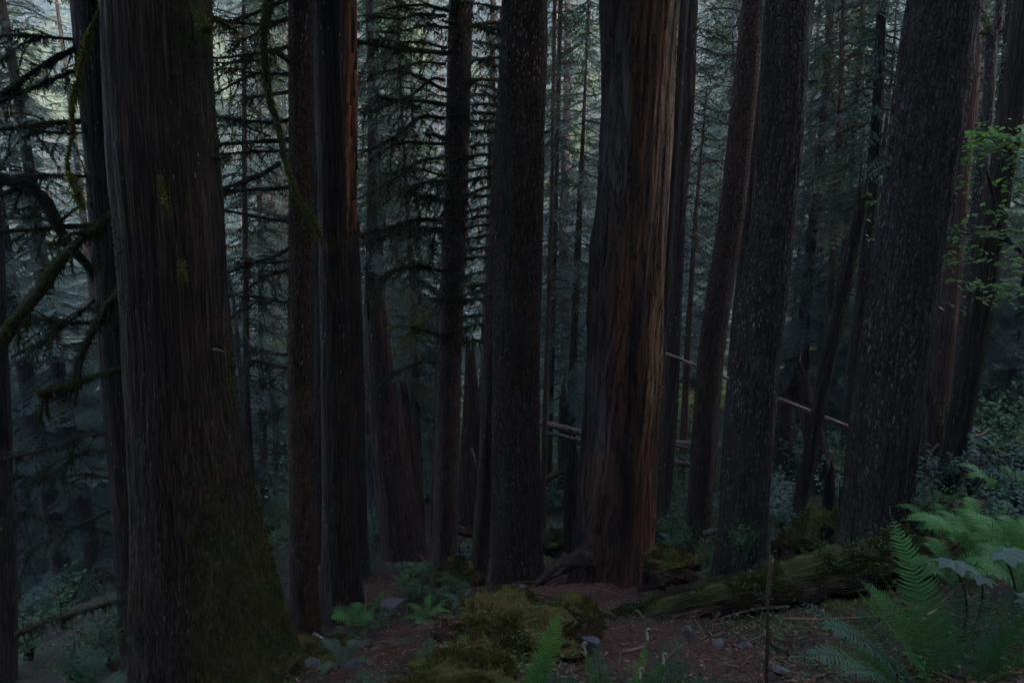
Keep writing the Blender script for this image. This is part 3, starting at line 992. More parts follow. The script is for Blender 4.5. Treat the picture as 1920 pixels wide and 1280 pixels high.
# ---- the weathered dead cedar: wood streaks, recess shade and bluish sheen painted in
def cedar_col(a, hz, v, n, seg):
    s = np.sin(a)[None] * np.ones((n, 1))
    h = hz[:, None] * np.ones(seg)
    q = np.stack([s * 5.0 + h * 0.55, h * 0.9, np.cos(a)[None] * np.ones((n, 1))], -1).reshape(-1, 3)
    st = fbm(q, 4, 77).reshape(n, seg)
    st2 = fbm(q * np.array([3.2, 1.3, 1]) + 50, 4, 99).reshape(n, seg)
    sw = s + 0.24 * st          # streaky side coordinate
    base = np.array([0.135, 0.072, 0.042])
    grey = np.array([0.125, 0.105, 0.105])
    blue = np.array([0.21, 0.20, 0.23])  # sheen painted into grey blue patches on the left side
    orange = np.array([0.50, 0.17, 0.045])
    tan = np.array([0.42, 0.26, 0.10])
    rust = np.array([0.29, 0.105, 0.042])
    black = np.array([0.02, 0.014, 0.012])
    col = np.ones((n, seg, 3)) * base

    def lay(mask, c):
        nonlocal col
        m = np.clip(mask, 0, 1)[..., None]
        col = col * (1 - m) + c * m

    def band(x, a0, a1, soft=0.12): soft = soft * 1.6; return sstep(a0 - soft, a0 + soft, x) * (1 - sstep(a1 - soft, a1 + soft, x))
    lay(band(sw, -2, -0.70) * (0.55 + 0.6 * st2), grey)
    lay((st - 0.35) * 1.0, rust * 0.6)
    lay(band(h, 4.9, 6.6, .4) * band(sw, -0.85, -0.36, .1) * (0.9 + 0.5 * st2), blue)
    lay(band(h, 1.6, 2.7, .3) * band(s + 0.1 * st + 0.25 * (h - 2.1), -0.75, -0.35, .08) * 0.9, blue * 0.8)
    lay(band(h, 0.2, 2.9, .3) * band(sw - 0.12 * (h - 1.5), -0.75, -0.5, .06) * (0.5 + st2), rust)
    lay(band(h, 2.4, 4.4, .4) * band(sw - 0.10 * (h - 3.2), -0.46, -0.02, .1) * (0.45 + 1.2 * st2), rust * 1.3)
    lay(band(h, 0.0, 2.6, .5) * band(sw, 0.1, 0.95, .12) * (0.45 + st2), rust)
    lay(band(h, 3.6, 5.6, .5) * band(sw + 0.16 * (h - 4.4), 0.22, 0.46, .05) * (0.3 + 1.5 * st2), orange)
    lay(band(h, 5.6, 6.4, .15) * band(sw - 0.15 * (h - 6), 0.34, 0.50, .05) * (0.2 + 1.6 * st), orange * 1.1)
    lay(band(h, 6.5, 9.0, .15) * band(sw, 0.50, 0.78, .08) * (0.8 + st2), orange * 1.2)
    lay(band(h, 2.6, 6.2, .4) * band(sw, 0.66, 1.3, .10) * (0.55 + 0.9 * st2), tan)
    lay(band(h, 3.2, 4.2, .3) * band(sw, 0.55, 0.78, .06) * (0.3 + 1.2 * st2), orange)
    lay(band(h, 0.7, 3.9, .5) * band(sw - 0.06 * (h - 2.0), 0.00, 0.27, .045) * 0.95, black)  # dark of the upright recess painted as a black band
    for (kh, ks) in ((4.25, 0.2), (4.0, -0.02), (5.05, 0.22)):
        lay(np.exp(-((h - kh) / 0.13) ** 2 - ((s - ks) / 0.055) ** 2) * 1.3, black)  # dark insides of knot holes painted on
    lay((st2 - 0.75) * 1.5, black * 2)
    return (col * 0.88).reshape(-1, 3)


tree('T17', 'dead_cedar', [(0, 1130, 1268), (130, 1127, 1264), (250, 1121, 1260), (400, 1118, 1255), (560, 1106, 1244), (800, 1091, 1228),
                           (950, 1081, 1224), (1040, 1076, 1222), (1092, 1070, 1222)], 8.0, 'deadcedar',
     'huge bare weathered cedar snag streaked orange, grey and black', cat='snag', top=12, seg=180, ridge=0.07, kx=6, kz=0.45, twist=-0.10, lump=0.10,
     moss=(-0.15, 0.12, 0.16), lobes=.02, step=0.03, colfn=cedar_col)
# long pale splinter peeling off its right edge
mb = MB()
sp_ = smooth_path([P(1267, -60, 7.9), P(1268, 60, 7.9), P(1266, 130, 7.9), P(1264, 195, 7.95)], 30)
add_tube(mb, sp_, np.linspace(0.02, 0.006, 30), 6)
part('splinter', mb, [M['birch']], TREES['T17']['t'])
# torn dark root spur at its left foot
mb = MB()
rp = smooth_path([P(1120, 1030, 7.75), P(1090, 1046, 7.62), P(1058, 1058, 7.5), P(1030, 1078, 7.45), P(1000, 1100, 7.5)], 40)
rr_ = np.linspace(0.17, 0.03, 40)[:, None] * (1 + 0.5 * fbm(np.stack([np.cos(np.arange(20) * .314)[None] * 2 * np.ones((40, 1)), np.sin(np.arange(20) * .314)[None] * 2 * np.ones((40, 1)),
                                                                       np.linspace(0, 9, 40)[:, None] * np.ones(20)], -1).reshape(-1, 3), 3, 4).reshape(40, 20))
add_tube(mb, rp, rr_, 20, 0, moss=0.12)
part('root', mb, [M['dark']], TREES['T17']['t'])
mb = MB()
rp = smooth_path([P(1215, 1060, 7.8), P(1232, 1085, 7.5), P(1245, 1105, 7.3)], 20)
add_tube(mb, rp, np.linspace(0.12, 0.03, 20) * (1 + .3 * fbm(np.stack([np.arange(20) * .5] * 3, 1), 2, 3)), 14, 0, moss=0.2)
part('root', mb, [M['rot']], TREES['T17']['t'])

# ---- the half stripped cedar: dark bark low, bare orange wood above
tree('T8b', 'stripped_snag', [(395, 612, 672), (430, 614, 673), (640, 630, 680), (1000, 645, 688), (1066, 648, 694)], 8.6, 'cedar',
     'cedar snag stripped to bright orange wood above and barked below', cat='snag', seg=56, moss=(.06, .2, .1), broken=True, step=0.04, partname='bark_shell', jagspan=.35)
ax, rd = trunk_axis([(-10, 609, 668), (410, 614, 669), (450, 617, 669)], 8.6, top=10, sink=0.1, step=0.04)
n = len(ax)
a = np.arange(56) * 2 * math.pi / 56
q = np.stack([np.cos(a)[None] * 4 * np.ones((n, 1)), np.sin(a)[None] * 4 * np.ones((n, 1)), ax[:, 2][:, None] * 0.8 * np.ones(56)], -1).reshape(-1, 3)
mb = MB()
g_ = fbm(q * np.array([1.6, 1.6, .7]) + 4, 4, 13) + .5 * fbm(q * np.array([5, 5, .9]), 2, 14)
dk_ = np.clip(.35 + .75 * g_ + .55 * np.repeat(sstep(1.4, -.4, ax[:, 2] - ax[0, 2]), 56), 0, 1)[:, None]
wc_ = np.array([.62, .21, .055]) * (1 - dk_) + np.array([.105, .045, .026]) * dk_
add_tube(mb, ax, rd[:, None] * (1.02 + 0.05 * fbm(q, 4, 12).reshape(n, 56)), 56, col=wc_)
part('bare_wood', mb, [M['deadcedar']], TREES['T8b']['t'])
for k in range(16):        # torn shreds of bark and wood standing off the stripped edge
    y_ = random.uniform(-20, 430)
    sm = MB()
    x_ = np.interp(y_, [0, 410], [667, 668]) + random.uniform(-14, 2)
    l_ = random.uniform(20, 80)
    add_tube(sm, smooth_path([P(x_, y_ + l_, 8.38), P(x_ + random.uniform(-1, 1), y_ + l_ * .5, 8.34), P(x_ + random.uniform(-2, 3), y_, 8.28)], 8), np.linspace(.018, .004, 8), 5, 0)
    part('bark_shred', sm, [M['cedar'] if k % 2 else M['red']], TREES['T8b']['t'])

# ---- thinner trunks further back
BT = 'trunk standing among the background hemlocks'
tree('T4', 'hemlock_tree', [(0, 454, 461), (300, 454, 463), (640, 456, 467), (800, 457, 471), (1000, 463, 484), (1080, 466, 490)], 13, 'dark',
     'thin dark pole of a tree right beside the flared cedar, leaning left at the top', top=9, seg=20, step=.1)
tree('T4b', 'dead_sapling', [(480, 422, 428), (560, 434, 441), (640, 441, 450), (760, 452, 462), (900, 458, 472), (1050, 464, 480)], 14, 'dark',
     'short leaning dead stem crossing behind the thin dark pole', cat='snag', top=0, seg=14, step=.1, broken=True)
tree('T5', 'hemlock_tree', [(0, 478, 486), (80, 480, 489), (640, 485, 494), (900, 487, 503), (1000, 489, 505)], 19, 'dark', 'slim straight distant trunk, second right of the flared cedar', top=11, seg=14, step=.15)
tree('T6a', 'hemlock_tree', [(0, 520, 525), (160, 520, 525), (640, 519, 526), (900, 518, 526)], 29, 'dark', 'hazy thread thin trunk close to the left side of the slim brown trunk', top=12, seg=10, step=.2)
tree('T6b', 'hemlock_tree', [(0, 506, 513), (400, 508, 516), (640, 510, 519), (860, 512, 523), (960, 513, 525)], 22, 'dark', 'hazy straight trunk third right of the flared cedar', top=12, seg=12, step=.2)
tree('T6c', 'hemlock_tree', [(0, 530, 536), (640, 527, 535), (900, 527, 537)], 25, 'dark', 'hazy trunk nearly hidden behind the slim mossy brown trunk', top=12, seg=12, step=.2)
tree('T6d', 'hemlock_tree', [(0, 386, 397), (200, 388, 399), (640, 396, 408), (900, 400, 414)], 30, 'dark', 'blue hazy trunk grazing the right edge of the massive cedar', top=12, seg=12, step=.2)
tree('T10', 'hemlock_tree', [(20, 744, 747), (180, 749, 754), (360, 757, 766), (520, 767, 778), (700, 770, 785), (1000, 776, 798), (1045, 777, 801)], 12, 'dark',
     'thin young hemlock tapering to a tip, left of the brown hemlock', top=4.4, seg=20, step=.08, moss=(.2, .2, .1))
tree('T11', 'hemlock_tree', [(0, 694, 705), (400, 692, 704), (640, 690, 703), (900, 688, 703)], 26, 'dark', 'pale blue distant trunk just right of the orange snag', top=12, seg=12, step=.2)
tree('T11b', 'hemlock_tree', [(0, 742, 750), (540, 748, 758), (850, 750, 762), (960, 751, 764)], 20, 'dark', 'straight distant trunk behind the thin young hemlock', top=12, seg=12, step=.2)
tree('T15a', 'hemlock_tree', [(0, 1037, 1044), (400, 1030, 1037), (800, 1016, 1026), (1000, 1012, 1023)], 12, 'brown', 'front one of the two slim stems right of the broad central hemlock', top=8, seg=18, step=.1)
tree('T15b', 'hemlock_tree', [(0, 1047, 1055), (400, 1037, 1046), (800, 1027, 1037), (980, 1020, 1032)], 14, 'dark', 'rear one of the two slim stems right of the broad central hemlock', top=9, seg=18, step=.1)
tree('T16', 'hemlock_tree', [(120, 1097, 1101), (400, 1081, 1092), (560, 1072, 1086), (800, 1061, 1079), (940, 1056, 1077)], 14, 'dark',
     'slim dark hemlock leaning right, between the two slim stems and the weathered cedar snag', top=5.0, seg=20, step=.1)
tree('T18a', 'hemlock_tree', [(0, 1266, 1291), (190, 1256, 1279), (400, 1243, 1265), (640, 1230, 1250), (1000, 1205, 1228)], 9.4, 'dark',
     'narrow mossy trunk hugging the right edge of the weathered cedar snag', top=11, seg=28, moss=(.15, .4, 0))
tree('T18b', 'hemlock_tree', [(0, 1281, 1308), (200, 1274, 1302), (400, 1258, 1285), (640, 1248, 1276), (800, 1240, 1269), (1002, 1222, 1252)], 10.5, 'dark',
     'dark straight trunk with pale specks, a step right of the weathered cedar snag', top=12, seg=36, moss=(0, .15, .1))
tree('T19', 'dead_sapling', [(166, 1324, 1327), (400, 1301, 1308), (640, 1284, 1295), (940, 1268, 1284)], 13, 'red',
     'pointed reddish dead sapling left of the leaning brown trunk', cat='snag', top=2.2, seg=14, step=.1)
tree('T21', 'birch_tree', [(-20, 1369, 1377), (125, 1379, 1387), (400, 1398, 1408), (700, 1412, 1424)], 16, 'birch',
     'pale pinkish white thin trunk showing above the leaning brown trunk', top=9, seg=16, step=.1)
tree('T31', 'hemlock_tree', [(0, 1549, 1556), (200, 1540, 1548), (460, 1522, 1530), (640, 1489, 1500), (880, 1478, 1492)], 17, 'dark',
     'thin dark background trunk just right of the lichen flecked fir', top=10, seg=14, step=.12)
tree('T31b', 'hemlock_tree', [(0, 1577, 1586), (200, 1571, 1580), (400, 1558, 1569), (560, 1551, 1563), (640, 1545, 1557), (900, 1530, 1545)], 13, 'brown',
     'greenish slender trunk with upswept mossy limbs behind the curved snag', top=8, seg=20, step=.1, moss=(.3, .2, 0))
tree('T31c', 'cedar_tree', [(0, 1613, 1622), (100, 1608, 1618), (300, 1592, 1603), (500, 1574, 1584), (640, 1564, 1575), (860, 1548, 1562)], 15, 'red',
     'thin reddish trunk in the gap left of the thickest fir', top=9, seg=16, step=.12)
tree('T31d', 'hemlock_tree', [(30, 1644, 1660), (200, 1636, 1656), (400, 1620, 1644), (560, 1606, 1631), (640, 1594, 1616), (870, 1572, 1597)], 10.5, 'dark',
     'dark limby trunk touching the top of the curved broken snag', top=9, seg=32, step=.08, moss=(.1, .25, 0))
tree('T31e', 'hemlock_tree', [(0, 1536, 1540), (380, 1503, 1508), (520, 1490, 1497), (690, 1480, 1487), (860, 1472, 1481)], 19, 'dark',
     'thread thin trunk hard against the right side of the lichen flecked fir', top=10, seg=10, step=.2)
tree('T25', 'cedar_tree', [(0, 1822, 1843), (200, 1804, 1831), (400, 1780, 1810), (590, 1760, 1794), (860, 1728, 1766)], 12, 'red',
     'rusty red trunk showing between the thickest fir and the black leaning trunk', top=11, seg=36, step=.08)
tree('T26', 'forked_tree', [(62, 1850, 1870), (200, 1844, 1863), (400, 1821, 1845), (600, 1799, 1822), (780, 1782, 1801), (860, 1774, 1795)], 11, 'grey',
     'grey forked trunk splitting into two arms above the maple leaves', top=3.5, seg=32, step=.06, moss=(0, .2, 0))
tree('T30', 'hemlock_tree', [(0, 1888, 1898), (560, 1836, 1850), (780, 1818, 1832), (860, 1811, 1826)], 14, 'dark',
     'dim trunk right behind the lower black leaning trunk', top=8, seg=16, step=.12)

# arms of the fork
fk = TREES['T26']['t']
pxbranch(fk, [(1860, 75), (1852, 40), (1838, 12), (1828, -40)], 11, 10.9, 12, 9, moss=.3, twigs=2, fringe=.3, mat='grey')
pxbranch(fk, [(1862, 75), (1872, 50), (1876, 10), (1880, -60)], 11, 11, 16, 13, moss=.2, twigs=2, fringe=.2, mat='grey')
pxbranch(fk, [(1862, 66), (1880, 57), (1895, 45), (1905, 20), (1912, -20)], 11, 10.8, 10, 7, moss=.4, twigs=3, fringe=.4, mat='grey')
pxbranch(fk, [(1852, 62), (1840, 60), (1830, 61), (1826, 66)], 11, 10.7, 7, 5, moss=.9, twigs=0, fringe=1.2)

# ---- stumps and snags
def stump(key, name, rows, Y, label, moss=(.1, .1, .1), mat='rot', **kw):
    return tree(key, name, rows, Y, mat, label, cat='stump' if name.endswith('stump') else 'snag', seg=kw.pop('seg', 40), moss=moss, broken=True, step=0.03,
                ridge=.16, kx=7, kz=.5, lobes=.05, **kw)


stump('S9', 'broken_snag', [(520, 686, 716), (560, 686, 720), (640, 685, 730), (760, 690, 745), (900, 702, 772), (1050, 722, 800)], 11,
      'tall jagged dark red snag between the orange snag and the thin young hemlock', moss=(.02, .05, .2))
stump('S9b', 'splintered_snag', [(690, 748, 757), (800, 752, 774), (900, 756, 788), (1045, 756, 796)], 11.6, 'rotten red splintered snag leaning on the tall jagged dark red one', moss=(.05, .05, .1))
stump('S16', 'broken_snag', [(700, 1050, 1068), (800, 1048, 1068), (930, 1046, 1072)], 13.5, 'stubby black snag behind the slim hemlock leaning right')
stump('S17', 'tall_stump', [(806, 1062, 1083), (900, 1058, 1086), (1040, 1055, 1092)], 9.4, 'broken post of dark wood standing left of the weathered cedar snag')
stump('S12', 'broken_snag', [(625, 875, 886), (700, 872, 894), (800, 868, 903), (960, 862, 910)], 15, 'dark pointed snag right of the brown hemlock with mossy limbs')
stump('S12c', 'splintered_stump', [(800, 866, 876), (870, 862, 886), (960, 856, 896)], 13, 'small red splintered stump deep between the two central hemlocks')
stump('S31', 'broken_snag', [(655, 1487, 1504), (740, 1497, 1524), (820, 1508, 1546), (900, 1522, 1564), (985, 1528, 1566)], 10, 'leaning dark red snag behind the curved mossy one', moss=(.02, .1, .2))
stump('S31b', 'tall_stump', [(694, 1462, 1484), (780, 1450, 1487), (908, 1440, 1491)], 11, 'dark upright stump with a rusty right edge beside the lichen flecked fir', moss=(0, 0, .15))
stump('S23', 'small_stump', [(858, 1547, 1562), (900, 1545, 1563), (1000, 1541, 1568)], 7.5, 'narrow splintered post poking out of the mossy mound', moss=(.12, .1, .3))
stump('S23b', 'small_stump', [(890, 1576, 1584), (940, 1573, 1585), (1010, 1570, 1588)], 7.3, 'thin stub touching the left foot of the thickest fir', moss=(.2, .1, .3))
stump('S28', 'low_stump', [(838, 1702, 1742), (880, 1698, 1745), (930, 1694, 1748)], 9, 'low wide black stump with torn red top, left of the black leaning trunk')
stump('S29', 'broken_snag', [(720, 1742, 1756), (770, 1741, 1759), (850, 1740, 1762)], 11, 'short dark post with a rusty broken top behind the low wide stump')

# ---- limbs of the near trees
B = pxbranch
t1 = TREES['T1']['t']
B(t1, [(214, -45), (206, 0), (190, 22), (172, 58), (160, 90), (147, 145), (136, 190), (130, 250), (126, 310), (138, 345), (150, 368)], 4.9, 4.6, 12, 5, moss=1.0, twigs=0, fringe=3.2, gnarl=1.2)
B(t1, [(372, -30), (372, 10), (378, 40), (386, 58)], 4.75, 4.6, 34, 20, moss=1.0, twigs=0, fringe=3, gnarl=1)
B(t1, [(380, 22), (405, 38), (425, 48), (443, 58)], 4.8, 4.9, 14, 4, moss=1.0, twigs=2, fringe=3, twiglen=.12)
B(t1, [(232, 388), (205, 405), (180, 425), (150, 450), (125, 475), (95, 512), (70, 550), (40, 590), (0, 645), (-40, 700)], 5.2, 5.0, 9, 30, moss=.8, twigs=7, fringe=2.0, twiglen=.3)
B(t1, [(246, 533), (228, 545), (205, 570), (180, 612), (160, 650), (146, 690), (138, 730)], 5.2, 5.0, 10, 20, moss=.7, twigs=4, fringe=1.6, twiglen=.2)
B(t1, [(250, 680), (225, 690), (190, 702), (150, 716), (110, 728), (72, 738)], 5.2, 4.9, 6, 14, moss=.8, twigs=2, fringe=2.6, twiglen=.2)
B(t1, [(262, 1115), (240, 1122), (205, 1133), (150, 1148), (100, 1160), (60, 1175), (28, 1192)], 5.0, 4.8, 4, 12, moss=.7, twigs=2, fringe=1.5, twiglen=.2)
B(t1, [(400, 655), (412, 658), (420, 661)], 4.75, 4.7, 4, 2, moss=0, twigs=0, fringe=0, mat='pole')
t2 = TREES['T2']['t']
for pts, w0, w1, ms in (([(150, 74), (90, 70), (40, 67), (-30, 69)], 5, 4, .3), ([(160, 75), (110, 112), (60, 135), (0, 178), (-40, 210)], 9, 6, .5),
                        ([(172, 75), (130, 98), (95, 112), (40, 152), (-30, 210)], 8, 8, .5), ([(200, 112), (150, 130), (100, 150), (50, 170), (-20, 200)], 6, 8, .5),
                        ([(165, 225), (100, 232), (50, 238), (-30, 244)], 8, 9, .5), ([(170, 330), (110, 330), (50, 331), (-30, 334)], 5, 5, .3),
                        ([(180, 422), (120, 426), (60, 430), (-40, 440)], 9, 8, .6), ([(205, 240), (140, 250), (90, 248), (55, 240)], 3, 3, .3),
                        ([(188, 602), (130, 606), (95, 600), (60, 596)], 6, 5, .7), ([(200, 540), (160, 580), (120, 610), (80, 640), (20, 670)], 7, 5, .5),
                        ([(185, 545), (165, 500), (130, 460), (112, 430), (92, 392), (65, 358), (30, 341), (-30, 333)], 12, 30, .8),
                        ([(215, 812), (170, 815), (100, 838), (20, 858), (-40, 870)], 5, 6, .5), ([(218, 845), (150, 850), (110, 880), (60, 905)], 4, 3, .4),
                        ([(225, 900), (160, 890), (90, 895), (10, 893)], 4, 3, .4), ([(225, 945), (150, 985), (90, 1010), (45, 1040)], 4, 5, .5),
                        ([(228, 1010), (180, 990), (120, 985), (60, 965), (30, 960)], 4, 3, .4), ([(218, 1078), (200, 1082), (185, 1085)], 3, 2, .1),
                        ([(212, 812), (190, 814), (172, 816), (160, 818)], 5, 3, .0)):
    B(t2, pts, 7.4, 7.0, w0, w1, moss=ms, twigs=9, fringe=1.3, twiglen=.45)
t7 = TREES['T7']['t']
B(t7, [(556, -95), (530, -70), (508, -30), (504, 10), (497, 60), (503, 140), (510, 190), (520, 245), (532, 305), (546, 345), (565, 380), (585, 415), (607, 462)], 6.75, 6.25, 25, 6, moss=.96, twigs=0, fringe=2.6, gnarl=1.0)
B(t7, [(548, 118), (535, 108), (522, 100), (508, 97)], 6.75, 6.4, 12, 9, moss=.9, twigs=0, fringe=2)
for pts, w0, w1 in (([(545, -4), (495, 18), (465, 31), (425, 44)], 8, 4), ([(543, 36), (485, 46), (435, 40), (392, 27)], 7, 3), ([(520, 45), (485, 62), (455, 76), (431, 89)], 5, 2),
                    ([(543, 86), (487, 101), (440, 106), (388, 111)], 7, 4), ([(510, 111), (487, 113), (440, 117), (392, 118)], 5, 3), ([(543, 138), (495, 139), (465, 137), (440, 129), (392, 132)], 5, 3),
                    ([(543, 141), (490, 136), (455, 148), (420, 168), (397, 178)], 5, 4), ([(543, 172), (505, 178), (480, 182), (462, 184)], 7, 3), ([(541, 225), (500, 230), (465, 226), (400, 217)], 7, 3),
                    ([(508, 256), (470, 240), (440, 226), (400, 219)], 3, 5), ([(541, 262), (490, 266), (440, 269), (400, 271)], 8, 6), ([(541, 282), (490, 284), (445, 287), (398, 290)], 6, 4),
                    ([(525, 305), (490, 328), (452, 343), (408, 357)], 8, 9), ([(541, 352), (490, 355), (450, 358), (415, 360)], 8, 6), ([(541, 414), (500, 410), (465, 403), (410, 392)], 7, 6),
                    ([(541, 467), (505, 484), (480, 493), (420, 513)], 8, 7), ([(541, 489), (500, 493), (468, 492), (440, 503)], 5, 3), ([(541, 505), (505, 516), (480, 530), (455, 548)], 7, 4),
                    ([(543, 568), (505, 562), (475, 556), (424, 555)], 6, 4), ([(520, 560), (480, 568), (450, 585), (430, 600)], 4, 3), ([(543, 664), (500, 663), (470, 657), (445, 640)], 4, 3),
                    ([(541, 690), (510, 684), (490, 678), (470, 676)], 5, 8), ([(541, 690), (520, 705), (500, 720), (482, 733)], 3, 2), ([(541, 760), (520, 772), (500, 788)], 3, 2)):
    B(t7, pts, 6.8, 6.9, w0, w1, moss=.35, twigs=8, fringe=.55, twiglen=.35)
for y in (110, 250, 400, 470, 560, 575, 630, 735, 780, 920):
    B(TREES['T8a']['t'], [(588, y), (600, y + random.randint(-7, 2))], 6.95, 7.2, 2.5, 1.5, moss=0, twigs=0, fringe=0)
t12 = TREES['T12']['t']
for pts, w0, w1, ms in (([(845, 100), (800, 97), (750, 91), (700, 84), (655, 77)], 10, 8, .75), ([(842, 21), (800, 10), (760, 12), (740, 14)], 6, 4, .6), ([(840, 52), (800, 49), (750, 58), (700, 62)], 5, 3, .6),
                        ([(838, 90), (800, 82), (740, 78), (700, 75)], 5, 3, .5), ([(837, 170), (800, 152), (770, 138), (742, 128)], 7, 3, .6), ([(836, 196), (790, 190), (740, 186), (705, 180)], 8, 4, .7),
                        ([(835, 222), (805, 219), (780, 225), (750, 250), (715, 270), (680, 285)], 7, 6, .6), ([(834, 260), (810, 253), (798, 246)], 7, 3, .6), ([(834, 270), (790, 268), (750, 268), (720, 282), (690, 300)], 6, 4, .6),
                        ([(832, 294), (805, 299), (780, 306), (765, 314), (720, 330)], 6, 3, .6), ([(832, 340), (800, 342), (780, 348), (762, 356)], 6, 4, .6), ([(832, 374), (800, 370), (775, 365), (757, 364)], 7, 6, .9),
                        ([(830, 414), (800, 412), (765, 415), (730, 428), (675, 440), (640, 450)], 8, 9, .85), ([(829, 430), (800, 428), (765, 430), (720, 445), (670, 460)], 7, 6, .6), ([(828, 432), (790, 436), (768, 444)], 7, 4, .6),
                        ([(828, 508), (800, 502), (780, 498), (757, 500), (735, 510), (705, 525)], 8, 6, .9), ([(822, 628), (805, 622), (785, 614), (772, 612)], 9, 7, .95), ([(826, 560), (812, 540), (790, 525), (778, 515)], 7, 4, .7),
                        ([(835, 150), (810, 150), (770, 180), (720, 200), (672, 215)], 5, 4, .5), ([(834, 330), (780, 320), (720, 345), (672, 372)], 5, 4, .6), ([(832, 395), (820, 420), (813, 455), (810, 470)], 3, 2, .6),
                        ([(836, 120), (790, 118), (740, 130), (690, 142)], 5, 3, .5), ([(820, 680), (790, 676), (760, 690), (730, 700)], 5, 3, .5), ([(835, 30), (790, 28), (740, 35), (680, 30)], 6, 4, .6)):
    B(t12, pts, 9.5, 9.2 + random.uniform(-.5, .8), w0, w1, moss=ms, twigs=10, fringe=.9, twiglen=.5)
t13 = TREES['T13']['t']
for y in (18, 40, 56, 70, 88, 108, 128, 150, 170, 182, 197, 214, 228, 246, 268, 288, 310, 330, 348, 367, 385, 403, 420, 440, 462, 482, 505, 530, 545, 562, 590, 605, 640):
    xr = np.interp(y, [0, 300, 640], [945, 926, 910]) + 6
    s = random.choice([-1, 1, 1]) * random.uniform(0, 16) if y > 200 else random.uniform(-34, 10)
    B(t13, [(xr, y), (xr - 25, y + s * .35 + 2), (xr - 55, y + s * .8 + 5), (xr - random.randint(75, 120), y + s * 1.3 + 12)], 8.9, 9.0 + random.uniform(0, 1.6), random.uniform(4, 7.5), 3, moss=random.uniform(.4, .85), twigs=9, fringe=.8, twiglen=.4)

B(TREES['T31b']['t'], [(1568, 130), (1558, 110), (1540, 100)], 13, 13, 5, 3, moss=.7, twigs=3, fringe=.5)
for pts in ([(1574, 130), (1560, 118), (1542, 100)], [(1576, 122), (1595, 108), (1610, 95)], [(1572, 210), (1590, 200), (1612, 188)], [(1568, 250), (1585, 245), (1600, 232)], [(1568, 210), (1555, 150), (1543, 95)],
            [(1566, 320), (1585, 310), (1605, 300)], [(1560, 395), (1545, 390), (1520, 388)], [(1562, 400), (1582, 395), (1600, 385)], [(1566, 160), (1550, 160), (1530, 165)]):
    B(TREES['T31b']['t'], pts, 13, 12.7, 5, 2.5, moss=.8, twigs=4, fringe=.6)
for y, x1, dy in ((95, 1700, 12), (115, 1690, -8), (150, 1690, 6), (210, 1688, -10), (255, 1660, 2), (275, 1670, 0), (300, 1650, 3), (316, 1645, 0), (230, 1612, 6), (110, 1610, -12), (165, 1605, 10), (145, 1615, -4), (60, 1600, -10)):
    xs = np.interp(y, [30, 200, 400], [1651, 1646, 1632])
    B(TREES['T31d']['t'], [(xs, y), ((xs + x1) / 2, y + dy * .3 - 2), (x1, y + dy)], 10.5, 10.3, 4, 2, moss=.5, twigs=4, fringe=.4, twiglen=.35)
B(TREES['T23']['t'], [(1618, 372), (1625, 372), (1631, 366), (1632, 374)], 8.15, 8.0, 12, 8, moss=.95, twigs=0, fringe=2)
B(TREES['T27']['t'], [(1874, 440), (1850, 440), (1832, 441)], 7.8, 7.6, 10, 8, moss=.95, twigs=0, fringe=2.4)
for y in (22, 48, 78, 100, 130, 165, 205, 232, 260, 300):
    T18 = TREES['T20']['t']
    xs = np.interp(y, [0, 200, 400], [1396, 1376, 1354])
    B(T18, [(xs, y), (xs - 30, y + random.uniform(-6, 6)), (xs - random.randint(50, 80), y + random.uniform(-14, 10))], 9.3, 9.8, 3, 1.5, moss=.15, twigs=4, fringe=.3)

for key, py, sd_ in (('T14', 250, 1), ('T14', 560, -1), ('T22', 160, 1), ('T22', 420, -1), ('T22', 700, 1), ('T24', 300, 1), ('T24', 540, -1), ('T20', 470, 1), ('T20', 300, 1), ('T12', 560, 1), ('T12', 240, 1), ('T8a', 300, -1), ('T1', 300, 1), ('T27', 250, -1)):
    p0 = trunk_at(key, py, sd_)
    l = random.uniform(.06, .16)
    make_branch([p0, p0 + np.array([sd_ * l * .6, -.02, .01]), p0 + np.array([sd_ * l, -.03, random.uniform(-.03, .04)])], .018, .007, moss=.3, twigs=1, fringe=.5, name='dead_stub', parent=TREES[key]['t'], mat='twig', twiglen=.08)
B(t1, [(302, 330), (304, 350), (309, 372), (312, 392)], 4.62, 4.55, 7, 4, moss=1.0, twigs=0, fringe=2.5)
B(t1, [(342, 485), (345, 505), (350, 528)], 4.60, 4.54, 8, 4, moss=1.0, twigs=0, fringe=2.5)
# moss standing off the bark of the near trunks
trunk_fuzz('T1', 9000, 0.03, 0.30)
trunk_fuzz('T7', 3500, 0.025, 0.18)
trunk_fuzz('T13', 1800, 0.025, 0.2)
trunk_fuzz('T23', 2600, 0.028, 0.3)
trunk_fuzz('T27', 3000, 0.028, 0.3)
trunk_fuzz('T20', 1500, 0.025, 0.2)
trunk_fuzz('T8a', 1500, 0.022, 0.15)

